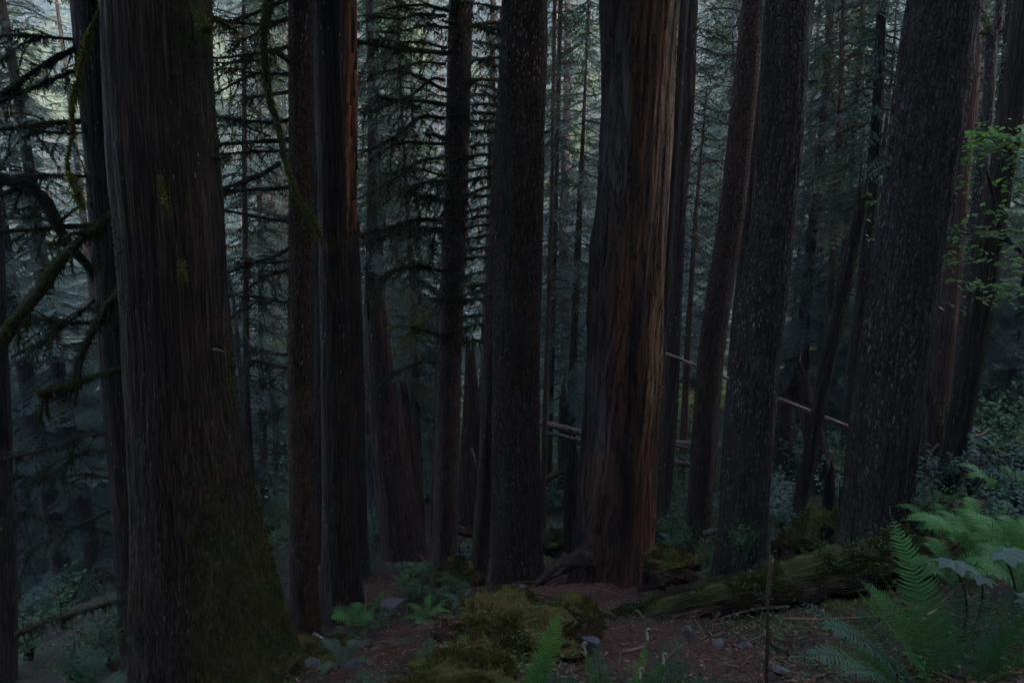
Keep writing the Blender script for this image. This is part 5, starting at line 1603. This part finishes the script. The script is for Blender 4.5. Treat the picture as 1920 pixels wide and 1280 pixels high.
random.seed(31)
shrub(705, 1030, 'g', 1.6, 'green leafy shrub in the dark gap right of the orange snag')
shrub(1250, 960, 's', 1.3, 'green shrub on the mossy log right of the weathered cedar snag')
shrub(1390, 1040, 's', .8, 'small sprig of leaves across the foot of the lichen flecked fir', Y=6.6)
for k, (px, py, kd, s) in enumerate(((60, 1240, 'g', 1.6), (120, 1180, 'g', 1.8), (200, 1250, 's', 1.4), (40, 1150, 's', 2), (230, 1200, 'g', 1.2), (150, 1290, 'g', 1.2), (500, 1080, 'g', 1.6), (510, 1010, 's', 2.2), (480, 1150, 's', 1.3), (1750, 930, 'b', 1.2), (1820, 930, 'b', 1.1), (1870, 915, 'b', 1.3), (1910, 905, 'g', 1.2), (1840, 870, 'g', 1.7), (1885, 845, 'g', 1.8), (1905, 800, 's', 2.2), (1870, 790, 'g', 2.2), (1800, 840, 's', 1.8),
                                     (1730, 790, 'g', 2.0), (1690, 830, 'b', 1.8), (1920, 760, 'g', 2.6), (1850, 760, 's', 2.4), (1445, 970, 'b', 1.5), (1420, 985, 'b', 1.3), (1320, 985, 'b', 1.2), (1290, 960, 's', 1.6),
                                     (1700, 960, 'b', 1.0), (1235, 900, 'g', 2.2), (1300, 905, 's', 2), (1040, 960, 'b', 1.6), (880, 1065, 'b', .8), (905, 940, 's', 1.5), (1490, 900, 'g', 1.6), (1590, 860, 'g', 2), (1600, 790, 'g', 2.4), (1560, 960, 'b', 1.2),
                                     (860, 990, 's', 1.4), (800, 1090, 's', .7), (850, 1120, 's', .6), (770, 1130, 's', .6), (1275, 1040, 's', .8), (1325, 1060, 's', .8), (1460, 1000, 'b', 1.0), (1440, 950, 'b', 1.4), (1255, 1010, 's', 1.0), (1670, 930, 's', 1.2), (690, 960, 's', 2.0), (730, 930, 'g', 2.2), (800, 940, 's', 1.8), (840, 960, 's', 1.6), (885, 900, 'g', 2.2), (1045, 930, 's', 1.8), (1020, 960, 's', 1.2), (1260, 930, 'g', 2.0), (1240, 870, 's', 2.6), (1290, 860, 'g', 2.8), (1330, 900, 's', 2.2), (1340, 940, 's', 1.5), (1450, 900, 'b', 2.0), (1480, 870, 's', 2.4), (1560, 900, 's', 1.8), (1580, 930, 'g', 1.4), (1540, 820, 'g', 2.8), (700, 880, 's', 2.6), (1060, 870, 's', 2.6), (1310, 820, 's', 3.0), (900, 860, 's', 2.6), (1720, 1010, 's', 1.0), (1750, 1000, 'g', 1.0), (1290, 1030, 's', .9), (1240, 1050, 's', .7), (1350, 1070, 's', .7), (690, 1075, 's', .9), (1900, 960, 'b', 1.0), (1880, 1010, 'b', .9))):
    shrub(px, py, kd, s, 'low leafy undergrowth shrub on the forest floor beyond the near trunks', 'undergrowth shrubs')

def maple_leaves(mb, cen, size):
    n = len(cen)
    ang = np.radians([180, 150, 105, 90, 62, 40, 28, 0, -28, -40, -62, -90, -105, -150])
    rad = np.array([.10, .42, .40, .72, .42, .80, .48, 1.0, .48, .80, .42, .72, .40, .42])
    k = len(ang)
    tl = np.concatenate([[[0, 0, 0]], np.stack([np.sin(ang) * rad * .62, np.cos(ang) * rad * .62 + .30, -.10 * rad ** 2], 1)])
    az = RNG.uniform(0, 6.28, n); til = RNG.normal(.25, .28, n); ro = RNG.normal(0, .3, n)
    fw = np.stack([np.cos(az) * np.cos(til), np.sin(az) * np.cos(til), -np.sin(til)], 1)
    sd = unit(np.stack([-np.sin(az), np.cos(az), ro], 1))
    up = np.cross(sd, fw) * -1
    sz = size * RNG.uniform(.55, 1.25, n)
    V = cen[:, None] + sz[:, None, None] * (tl[None, :, 0:1] * sd[:, None] + tl[None, :, 1:2] * fw[:, None] + tl[None, :, 2:3] * up[:, None])
    i = np.arange(k)
    f = np.stack([0 * i, 1 + i, 1 + (i + 1) % k], 1)
    f = (f[None] + (np.arange(n) * (k + 1))[:, None, None]).reshape(-1, 3)
    mb.add(V.reshape(-1, 3), f, 0, None, 0, np.repeat(RNG.random(n), k + 1), False)


# ---- the young maple with fresh leaves hanging into the right of the view
mp = thing('vine_maple', P(1990, 1000, 7.2), 'young maple with fresh bright green leaves hanging over the black leaning trunk', 'tree')
mb = MB()
for pts, w0, w1 in (([(1990, 1000), (1980, 700), (1950, 520), (1918, 476)], 16, 9), ([(1950, 520), (1918, 476), (1890, 450), (1875, 420), (1865, 380), (1850, 320)], 9, 4),
                    ([(1890, 452), (1860, 445), (1832, 440), (1800, 435), (1775, 412)], 8, 2), ([(1832, 441), (1800, 450), (1770, 470), (1750, 480)], 5, 2),
                    ([(1918, 476), (1885, 485), (1865, 500)], 5, 2), ([(1975, 640), (1970, 400), (1940, 300), (1890, 262), (1830, 258)], 9, 2), ([(1970, 420), (1930, 390), (1900, 380)], 5, 2)):
    p3 = smooth_path([P(x, y, 7.1 - .1 * i) for i, (x, y) in enumerate(pts)], 24)
    add_tube(mb, p3, np.linspace(w0, w1, 24) / 2 * .0058, 7, 0, moss=.3)
part('branch', mb, [M['twig']], mp)
mb = MB()
for (px, py, sx, sy, n, Y) in ((1862, 258, 48, 16, 330, 6.8), (1905, 262, 30, 20, 260, 6.7), (1830, 282, 22, 12, 110, 6.9), (1805, 300, 8, 6, 30, 6.9), (1802, 340, 20, 12, 70, 6.9), (1785, 360, 14, 8, 40, 7.0), (1780, 425, 10, 16, 60, 6.9),
                               (1775, 480, 20, 10, 70, 6.8), (1765, 495, 10, 8, 40, 6.8), (1800, 447, 12, 5, 30, 6.8), (1828, 467, 9, 6, 26, 6.7), (1820, 485, 6, 4, 14, 6.7), (1858, 425, 10, 5, 26, 6.6), (1905, 345, 20, 20, 100, 6.6), (1895, 400, 20, 16, 80, 6.5),
                               (1905, 440, 22, 14, 80, 6.4), (1915, 300, 15, 12, 60, 6.5), (1790, 532, 16, 5, 30, 6.7), (1812, 530, 8, 5, 14, 6.7), (1875, 540, 30, 10, 110, 6.6), (1915, 535, 14, 10, 50, 6.5), (1860, 560, 18, 6, 44, 6.6), (1905, 495, 20, 8, 60, 6.4), (1765, 570, 12, 6, 22, 6.9), (1790, 460, 12, 8, 26, 6.9),
                               (1660, 335, 8, 10, 20, 8.6), (1640, 450, 10, 6, 18, 8.7), (1655, 400, 6, 10, 14, 8.7)):
    if px < 1700: continue
    c0 = P(px, py, Y); pm = PXM(px, py, Y)
    lay = RNG.integers(0, 4, n)
    off = np.stack([RNG.normal(0, sx * .55, n) * pm, RNG.normal(0, .22, n), RNG.normal(0, sy * .55 + 2, n) * pm], 1)
    off[:, 2] -= .03 * np.abs(off[:, 0])
    maple_leaves(mb, (c0 + off)[: max(8, int(n * .48))], .075)
part('foliage', mb, [M['leafbright']], mp)
mp2 = thing('vine_maple', P(1665, 900, 8.9), 'thin maple shoot with a few fresh leaves at the left side of the thickest fir', 'shrub')
mb = MB()
add_tube(mb, smooth_path([P(1665, 900, 8.9), P(1668, 640, 8.8), P(1655, 460, 8.7), P(1662, 325, 8.6)], 24), np.linspace(.02, .004, 24), 6)
part('stem', mb, [M['twig']], mp2)
mb = MB()
for (px, py, sx, sy, n) in ((1658, 335, 8, 10, 24), (1648, 380, 10, 8, 22), (1636, 450, 12, 6, 24), (1654, 410, 8, 10, 18)):
    pm = PXM(px, py, 8.6)
    maple_leaves(mb, P(px, py, 8.6) + np.stack([RNG.normal(0, sx * .6, n) * pm, RNG.normal(0, .15, n), RNG.normal(0, sy * .6, n) * pm], 1)[: n * 2 // 3], .075)
part('foliage', mb, [M['leafbright']], mp2)


# ================================================================== mounds, logs, rocks, sticks
def ico(sub):
    import bmesh
    bm = bmesh.new()
    bmesh.ops.create_icosphere(bm, subdivisions=sub, radius=1)
    v = np.array([x.co[:] for x in bm.verts]); f = np.array([[q.index for q in x.verts] for x in bm.faces])
    bm.free()
    return v, f


ICO5, ICO4, ICO3 = ico(6), ico(5), ico(3)


def mound(c, size, label, seed, name='mossy_mound', cat='mound', squash=.45, nfuzz=9000, boxy=0.5, low_moss=-.2, top_moss=.95, fuzzmat='moss'):
    v, f = ICO5
    v = np.sign(v) * np.abs(v) ** (1 - boxy * .45)
    d = 1 + .36 * fbm(v * 1.9 + seed, 4, seed) + .09 * fbm(v * 6 + seed, 3, seed + 3)
    p = v * d[:, None] * np.asarray(size)
    up = v[:, 2] / np.linalg.norm(v, axis=1)
    mo = low_moss + (top_moss - low_moss) * sstep(.10, .75, up + .12 * fbm(v * 3 + seed, 2, seed))  # sides lose moss so dark earth colour stands for their shade
    p = p + np.asarray(c)
    t = thing(name, np.asarray(c) - np.array([0, 0, size[2] * .6]), label, cat)
    mb = MB().add(p, f, 0, None, mo)
    part('core', mb, [M['mound']], t)
    fm = MB()
    fuzz(fm, p, f, nfuzz, .035, .007, 0, .25, lambda nr, cc: np.clip(nr[:, 2] - .05, 0, 1) ** 1.2)
    part('moss', fm, [M[fuzzmat]], t)
    return t


MOUND0 = mound(P(960, 1208, 4.3), (.49, .38, .19), 'mossy flat topped mound in the centre foreground', 3, nfuzz=16000, boxy=.8)
MOUNDCORE = MOUND0.children[0].name
mound(P(1075, 1165, 4.7), (.22, .25, .12), 'low mossy hump on the right shoulder of the foreground mound', 9, nfuzz=4000)
mound(P(1530, 1040, 7.2), (.42, .40, .36), 'mossy root mound under the curved broken snag', 5, nfuzz=12000)
mound(P(1590, 1010, 7.0), (.22, .2, .28), 'dark mossy hummock between the splintered post and the thickest fir', 15, nfuzz=4000)
mound(P(1038, 1022, 9.5), (.20, .2, .17), 'bright green moss hump right of the broad central hemlock', 6, nfuzz=4000)
mound(P(860, 1085, 7.9), (.28, .3, .16), 'mossy hump at the foot of the slender leaning trunk', 8, nfuzz=5000)
mound(P(590, 1240, 5.6), (.34, .3, .12), 'mossy ledge below the slim brown trunk', 12, nfuzz=5000)
mound(P(1262, 1060, 7.0), (.26, .25, .12), 'small mossy hump right of the weathered cedar snag', 14, nfuzz=4000)
mound(P(860, 1295, 3.3), (.30, .2, .12), 'mossy lump along the bottom edge below the withered frond', 17, nfuzz=5000)
mound(P(460, 1300, 4.6), (.35, .3, .2), 'dark mossy root swell at the flared foot of the massive cedar', 18, nfuzz=7000, fuzzmat='mossdark')
mound(P(1720, 1060, 5.8), (.35, .3, .22), 'mossy hump behind the tall fern frond', 21, nfuzz=6000)
mound(P(900, 1030, 11), (.35, .3, .18), 'dim mossy hump behind the slender leaning trunk', 22, nfuzz=3000)


def log(name, pts, Ys, w0, w1, label, mat='log', moss=.4, seg=28, fz=0, grp=None, rough=.12, fuzzlen=.03):
    p3 = [P(x, y, Y) for (x, y), Y in zip(pts, Ys)]
    path = smooth_path(p3, 90)
    r = np.linspace(w0 / 2 * PXM(*pts[0], Ys[0]), w1 / 2 * PXM(*pts[-1], Ys[-1]), 90)
    a = np.arange(seg) * 2 * math.pi / seg
    s = np.arange(90) * .12
    q = np.stack([np.cos(a)[None] * 1.6 * np.ones((90, 1)), np.sin(a)[None] * 1.6 * np.ones((90, 1)), s[:, None] * np.ones(seg)], -1).reshape(-1, 3)
    sd = int(pts[0][0])
    rr = r[:, None] * (1 + rough * fbm(q + sd, 4, sd).reshape(90, seg))
    v, qd, bp, tri = tube(path, rr, seg)
    up = np.zeros(len(v))
    T, N, Bn = frames(path)
    up[:90 * seg] = (np.cos(a)[None] * N[:, 2:3] + np.sin(a)[None] * Bn[:, 2:3]).ravel()
    t = thing(name, path.mean(0) - np.array([0, 0, r.mean()]), label, 'log', grp)
    mb = MB()
    mo = -.2 + (moss + .2) * sstep(.0, .8, up) if moss > 0 else up * 0 - .3
    mb.add(v, qd, 0, bp, mo)
    mb.f.append((tri, 0, False))
    part('wood', mb, [M[mat]], t)
    if fz:
        fm = MB()
        fuzz(fm, v, qd, fz, fuzzlen, .007, 0, .2, lambda nr, cc: np.clip(np.abs(nr[:, 2]) * (cc[:, 2] > np.interp(cc[:, 0], *sorted_xy(path))) - .1, 0, 1))
        part('moss', fm, [M['moss']], t)
    return t


def sorted_xy(path):
    i = np.argsort(path[:, 0])
    return path[i, 0], path[i, 2]


LOG0 = log('mossy_log', [(1110, 1172), (1240, 1150), (1360, 1125), (1470, 1100), (1600, 1075), (1720, 1055)], [6.0, 5.7, 5.5, 5.4, 5.4, 5.5], 26, 104,
    'big mossy fallen log lying across the right foreground', 'rot', .95, 48, 26000, rough=.36, fuzzlen=.035)
LOGWOOD = LOG0.children[0].name
log('fallen_log', [(1225, 828), (1300, 834), (1450, 845), (1620, 853)], [12.5, 12.4, 12.3, 12.2], 15, 14, 'bare purple grey log lying level behind the lichen flecked fir', 'log', 0)
log('fallen_log', [(1235, 860), (1262, 864), (1305, 872)], [12, 12, 12], 9, 8, 'short thin log just below the level grey one', 'log', 0)
log('fallen_log', [(985, 786), (1030, 796), (1095, 812)], [12.4, 12.3, 12.2], 13, 12, 'sloping log between the slim stems and the weathered cedar snag', 'log', .1)
log('fallen_log', [(1000, 806), (1040, 814), (1092, 826)], [12.0, 12, 12], 6, 6, 'thin branchy log right under the sloping one', 'log', .1)
log('fallen_log', [(1180, 1010), (1260, 992), (1330, 985)], [10, 9.9, 9.8], 40, 30, 'mossy log at the foot of the leaning brown trunk', 'rot', .9, 24, 4000)
log('fallen_log', [(1322, 1000), (1340, 996), (1362, 992)], [8.9, 8.8, 8.7], 13, 12, 'short pale grey log end left of the lichen flecked fir', 'log', 0)
log('fallen_log', [(1010, 905), (1040, 890), (1075, 872)], [13, 13, 13], 14, 12, 'mossy log slanting up behind the dark broken post', 'rot', .9, 20, 1500)
log('fallen_log', [(840, 985), (880, 1000), (930, 1010)], [11.5, 11.4, 11.3], 18, 18, 'red brown rotten log between the brown hemlock and the slender leaning trunk', 'rot', .35, 20, 600)
log('fallen_log', [(800, 915), (850, 905), (910, 912)], [15, 15, 15], 14, 12, 'dim log deep behind the brown hemlock', 'log', .5, 16)
log('fallen_log', [(1700, 935), (1740, 900), (1800, 880), (1860, 858), (1900, 845)], [8.6, 8.7, 8.9, 9.0, 9.2], 12, 18, 'mossy log slanting up the right bank past the black leaning trunk', 'rot', .95, 20, 2500)
log('fallen_log', [(1195, 1105), (1240, 1098), (1275, 1086)], [7.0, 7.0, 7.0], 9, 6, 'splintered wood piece right of the weathered cedar snag', 'rot', .2, 14)
log('fallen_log', [(1440, 945), (1470, 935), (1500, 932)], [11, 11, 11], 8, 8, 'pale thin log behind the leaning mossy snag', 'log', .1, 14)
log('fallen_pole', [(1225, 653), (1310, 687), (1458, 746), (1610, 808)], [10.3, 10.3, 9.85, 9.85], 5, 9, 'thin bare tan pole slanting down to the right behind the trunks', 'pole', 0, 14, rough=.06)
log('dead_branch', [(1788, 830), (1815, 822), (1840, 815), (1856, 803)], [8.2, 8.2, 8.2, 8.2], 9, 5, 'pale broken branch right of the black leaning trunk', 'pole', .1, 12)
log('dead_branch', [(1745, 850), (1752, 840), (1760, 832)], [8.3, 8.3, 8.3], 5, 4, 'pale torn branch end over the low wide stump', 'pole', 0, 10)
log('dead_branch', [(885, 842), (890, 858), (896, 890)], [12, 12, 12], 4, 2, 'pale splinter standing beside the pointed snag', 'birch', 0, 8)
log('dead_branch', [(588, 1189), (604, 1197), (624, 1208)], [5.9, 5.85, 5.8], 8, 5, 'white weathered stick on the path edge', 'birch', 0, 12, rough=.2)
log('dead_branch', [(788, 1040), (796, 1050), (802, 1058)], [9, 9, 9], 4, 3, 'pale chip of wood in front of the jagged red snag', 'pole', 0, 8)
log('dead_branch', [(802, 1078), (808, 1088), (812, 1094)], [7.8, 7.8, 7.8], 5, 4, 'pale split stick left of the brown hemlock foot', 'pole', 0, 8)
log('dead_branch', [(1165, 1222), (1185, 1219), (1206, 1212)], [4.15, 4.15, 4.2], 8, 6, 'tan wood chip on the soil behind the fiddleheads', 'pole', 0, 12, rough=.25)
log('dead_branch', [(1075, 1095), (1085, 1096), (1092, 1093)], [6.9, 6.9, 6.9], 4, 3, 'small pale stick below the weathered cedar snag', 'pole', 0, 8)

# upright stick planted in the foreground
stick = thing('upright_stick', P(1437, 1330, 3.5), 'thin brown stick standing upright before the big mossy log', 'stick')
make_branch([P(1436, 1330, 3.5), P(1438, 1250, 3.5), P(1441, 1190, 3.52), P(1441, 1120, 3.55), P(1446, 1044, 3.6)], 0.0105, 0.0125, moss=.25, twigs=3, fringe=.2, name='stem', parent=stick, mat='stick', twiglen=.05, gnarl=.25)
B(stick, [(1441, 1205), (1460, 1217), (1484, 1230)], 3.52, 3.5, 6, 4, moss=.6, twigs=1, fringe=.6, twiglen=.06)


def rock(px, py, Y, size, label, seed, moss=-.2):
    v, f = ICO3
    rng = np.random.default_rng(seed)
    p = v.copy()
    for _ in range(11):            # chop flat facets
        nrm = unit(rng.normal(size=3)); d = rng.uniform(.45, .8)
        k = p @ nrm - d
        p = p - np.clip(k, 0, None)[:, None] * nrm
    p = p * (1 + .03 * fbm(v * 4 + seed, 2, seed))[:, None] * np.asarray(size)
    c = P(px, py, Y) - np.array([0, 0, size[2] * .35])
    mb = MB().add(p + c, f, 0, None, moss + .3 * v[:, 2], smooth=False)
    return solo('rock', mb, M['rock'], c, label, 'rock')


rock(1104, 1200, 4.35, (.095, .08, .085), 'angular grey rock behind the curled fiddlehead', 1)
rock(1058, 1182, 4.5, (.06, .05, .05), 'small reddish rock left of the angular grey one', 2)
rock(1292, 1178, 4.6, (.04, .05, .075), 'blue grey rock standing under the near end of the mossy log', 3)
rock(1348, 1207, 4.3, (.075, .06, .055), 'dark rock under the log, left of the pale flat faced one', 4)
rock(1396, 1212, 4.2, (.07, .06, .055), 'pale flat faced rock left of the upright stick', 7)
rock(738, 1126, 6.3, (.14, .1, .045), 'flat pale stone lying in the plants beside the path', 6)
rock(665, 1246, 4.6, (.09, .07, .04), 'pale grey stone at the bottom of the path', 8)
rock(585, 1240, 4.9, (.07, .06, .05), 'dark stone in the moss below the white stick', 9, .2)
rock(782, 1168, 5.4, (.035, .03, .025), 'little white pebble on the path edge', 10)
rock(1240, 1066, 7.2, (.10, .08, .07), 'grey green stone between the cedar snag and the fir', 11, .2)
rock(980, 1100, 6.4, (.06, .05, .07), 'small grey stone on the bank below the broad central hemlock', 12)
rock(1465, 1255, 3.6, (.06, .05, .03), 'small stone right of the foot of the upright stick', 13)


# ================================================================== the countless small things
def scatter(n, x0, x1, y0, y1, dens=None):
    x = RNG.uniform(x0, x1, n); y = y0 + (y1 - y0) * RNG.random(n) ** 1.35
    x = x * (0.25 + 0.75 * y / y1)
    return np.stack([x, y, gz(x, y)], 1)


mb = MB()
p = scatter(40000, -9, 11, 2.6, 15)
d = unit(RNG.normal(size=p.shape) * np.array([1, 1, .22]))
blades(mb, p + np.array([0, 0, .008]), d, RNG.uniform(.015, .08, len(p)), RNG.uniform(.004, .018, len(p)), 0, rnd=RNG.random(len(p)) ** 1.4)
for k in range(90):        # fallen dead boughs with a few side twigs
    y = 3.4 + 12 * RNG.random(); x = RNG.uniform(-.45, .75) * y
    a_, l = RNG.uniform(0, 6.28), RNG.uniform(.35, 1.1)
    pts__ = np.array([[x + math.cos(a_) * l * u + RNG.normal() * .03, y + math.sin(a_) * l * u + RNG.normal() * .03, 0] for u in (0, .35, .7, 1)])
    pts__[:, 2] = gz(pts__[:, 0], pts__[:, 1]) + RNG.uniform(.01, .07, 4)
    tp_ = smooth_path(pts__, 12)
    add_tube(mb, tp_, np.linspace(RNG.uniform(.008, .018), .004, 12), 5, 0, rnd=RNG.random() * .8)
    for u in range(4):
        s0 = tp_[RNG.integers(2, 11)]
        add_tube(mb, smooth_path([s0, s0 + RNG.normal(size=3) * np.array([.06, .06, .02]) + np.array([0, 0, .02]), s0 + RNG.normal(size=3) * np.array([.12, .12, .03]) + np.array([0, 0, .04])], 5), np.linspace(.004, .0015, 5), 3, 0, rnd=RNG.random())
for k in range(620):
    x, y = RNG.uniform(-7, 9), 3 + 12 * RNG.random() ** 1.3
    x *= .3 + .7 * y / 15
    a_, l = RNG.uniform(0, 6.28), RNG.uniform(.08, .5)
    e = np.array([x + math.cos(a_) * l, y + math.sin(a_) * l, 0]); e[2] = g1(e[0], e[1]) + RNG.uniform(.0, .08)
    s = np.array([x, y, g1(x, y) + .015])
    m_ = (s + e) / 2 + RNG.normal(size=3) * .03 + np.array([0, 0, .02])
    rr_ = RNG.uniform(.003, .009)
    add_tube(mb, smooth_path([s, m_, e], 6), np.linspace(rr_, rr_ * .5, 6), 4, 0, rnd=RNG.random() ** 1.3)
def drop_on(name, n, spread):
    o_ = bpy.data.objects[name]
    me_ = o_.data
    v_ = np.empty(len(me_.vertices) * 3); me_.vertices.foreach_get('co', v_); v_ = v_.reshape(-1, 3) + np.array(root_of(o_).location)
    nn = np.empty(len(me_.vertices) * 3); me_.vertices.foreach_get('normal', nn); nn = nn.reshape(-1, 3)
    w_ = np.clip(nn[:, 2] - .3, 0, 1)
    i_ = RNG.choice(len(v_), n, p=w_ / w_.sum())
    return v_[i_] + nn[i_] * .012
for nm_, n_ in ((LOGWOOD, 700), (MOUNDCORE, 1100)):
    q_ = drop_on(nm_, n_, 0)
    blades(mb, q_, unit(RNG.normal(size=q_.shape) * np.array([1, 1, .3])), RNG.uniform(.02, .09, n_), RNG.uniform(.003, .010, n_), 0, rnd=RNG.random(n_))
for k in range(70):
    u = RNG.random()
    p_ = P(1150 + 560 * u, 1165 - 95 * u + 45 * u + RNG.uniform(-8, 14), 5.55 - .35 * u)
    add_tube(mb, smooth_path([p_, p_ + np.array([RNG.normal() * .03, -.05, -.06]), p_ + np.array([RNG.normal() * .06, -.07, -RNG.uniform(.1, .22)])], 5), np.linspace(.004, .0012, 5), 3, 0, rnd=RNG.random() * .5)
o = part('forest_litter', mb, [M['litter']])
tag(o, 'fallen needles, chips and twigs strewn over the forest floor', 'litter', kind='stuff')

mb = MB()
p = scatter(60000, -9, 11, 2.6, 14)
keep = fbm(np.stack([p[:, 0] * .9, p[:, 1] * .9, p[:, 2] * 0], 1), 3, 61) > -.15
rd_ = np.zeros(len(p))
for (px, py, Y, rx, ry) in ((690, 1215, 5.0, 0.4, 0.7), (700, 1095, 7.8, 0.3, 0.9), (1090, 1110, 7.0, 0.9, 1.1), (1180, 1230, 4.4, 0.6, 0.8)):
    c = P(px, py, Y)
    rd_ = np.maximum(rd_, np.exp(-(((p[:, 0] - c[0]) / rx) ** 2 + ((p[:, 1] - c[1]) / ry) ** 2)))
keep &= rd_ < .35
p = p[keep]
blades(mb, p, unit(RNG.normal(size=p.shape) * .55 + np.array([0, -.2, 1.0])), RNG.uniform(.015, .05, len(p)), .007, 0)
o = part('ground_moss', mb, [M['moss']])
tag(o, 'patchy moss covering the forest floor', 'moss', kind='stuff')

mb = MB()
p = scatter(3600, -9, 12, 3.0, 17)
keep = (fbm(np.stack([p[:, 0] * .7, p[:, 1] * .7, p[:, 2] * 0], 1), 3, 71) + .25 * np.clip(p[:, 0], -2, 2) > .15)
for (px, py, Y, rx, ry) in ((690, 1215, 5.0, 0.5, 0.9), (1090, 1110, 7.0, 1.1, 1.3), (1180, 1230, 4.4, 0.7, 0.9)):
    c = P(px, py, Y)
    keep &= (((p[:, 0] - c[0]) / rx) ** 2 + ((p[:, 1] - c[1]) / ry) ** 2) > 1
p = np.repeat(p[keep], 7, 0)
p = p + RNG.normal(size=p.shape) * np.array([.07, .07, .03]) + np.array([0, 0, .07])
leaf_tris(mb, p, .028, len(p), 0, .3)
q_ = np.repeat(np.concatenate([drop_on(LOGWOOD, 90, 0), drop_on(MOUNDCORE, 40, 0)]), 9, 0)
q_ = q_ + RNG.normal(size=q_.shape) * .03 + np.array([0, 0, .03])
leaf_tris(mb, q_, .022, len(q_), 0, .3)
o = part('ground_cover', mb, [M['leaf']])
tag(o, 'small leaved ground cover between the trunks', 'ground cover', kind='stuff')

# leafy undergrowth in the left valley, sunlit look put into the leaf colour
mb = MB()
for k in range(150):
    y = RNG.uniform(17, 40); x = -y * RNG.uniform(-.25, .80)
    c = np.array([x, y, g1(x, y) + RNG.uniform(.2, 2.2)])
    n = 170
    q = c + RNG.normal(size=(n, 3)) * np.array([.9, .9, .6])
    leaf_tris(mb, q, .14, n, 0, .3)
o = part('valley_undergrowth', mb, [M['leafvalley_lit']])
tag(o, 'leafy undergrowth coloured sunlit green in the hollow beyond the trunks on the left', 'undergrowth', kind='stuff')

# ================================================================== air, sky, sun
hm = bpy.data.materials.new('haze_air')
hm.use_nodes = True
hm.node_tree.nodes.clear()
vo = hm.node_tree.nodes.new('ShaderNodeVolumePrincipled')
vo.inputs['Color'].default_value = (0.62, 0.82, 0.98, 1)
vo.inputs['Density'].default_value = 0.0015
vo.inputs['Anisotropy'].default_value = 0.0
ho = hm.node_tree.nodes.new('ShaderNodeOutputMaterial')
hm.node_tree.links.new(vo.outputs[0], ho.inputs['Volume'])
lo, hi = np.array([-195, -60, -45.0]), np.array([195, 230, 100.0])
cv = np.array([[(lo, hi)[i][0], (lo, hi)[j][1], (lo, hi)[k][2]] for i in (0, 1) for j in (0, 1) for k in (0, 1)])
cf = np.array([(0, 1, 3, 2), (4, 6, 7, 5), (0, 4, 5, 1), (2, 3, 7, 6), (0, 2, 6, 4), (1, 5, 7, 3)])
hz_ = part('haze', MB().add(cv, cf, 0, smooth=False), [hm])
tag(hz_, 'thin blue haze hanging in the forest air', 'haze', kind='stuff')

SUN_EL, SUN_AZ = R(42), R(130)          # azimuth from the view direction, to the right
w = bpy.data.worlds.new("World")
scene.world = w
w.use_nodes = True
nt = w.node_tree
bg = nt.nodes.get('Background') or nt.nodes.new('ShaderNodeBackground')
sky = nt.nodes.new('ShaderNodeTexSky')
sky.sky_type = 'NISHITA'
sky.sun_disc = False
sky.sun_elevation = SUN_EL
sky.sun_rotation = SUN_AZ
sky.air_density = 0.8
sky.dust_density = 3.5
sky.ozone_density = 0.75
nt.links.new(sky.outputs[0], bg.inputs[0])
bg.inputs[1].default_value = 0.14

sd = bpy.data.lights.new('sun', 'SUN')
sd.energy = 2.0
sd.angle = R(14)
sd.color = (1.0, 0.97, 0.93)
so = bpy.data.objects.new('sun', sd)
C.objects.link(so)
dv = Vector((math.sin(SUN_AZ) * math.cos(SUN_EL), math.cos(SUN_AZ) * math.cos(SUN_EL), math.sin(SUN_EL)))
so.rotation_euler = dv.to_track_quat('Z', 'Y').to_euler()
so.location = (20, 10, 40)

scene.view_settings.view_transform = 'Standard'
scene.view_settings.look = 'None'
scene.view_settings.exposure = 3.05
scene.view_settings.gamma = 1.0
cy = scene.cycles
cy.max_bounces = 5
cy.diffuse_bounces = 3
cy.glossy_bounces = 2
cy.transmission_bounces = 3
cy.transparent_max_bounces = 4
cy.volume_bounces = 0
cy.use_denoising = True
cy.use_adaptive_sampling = True
cy.adaptive_threshold = 0.004
cy.caustics_reflective = False
cy.caustics_refractive = False
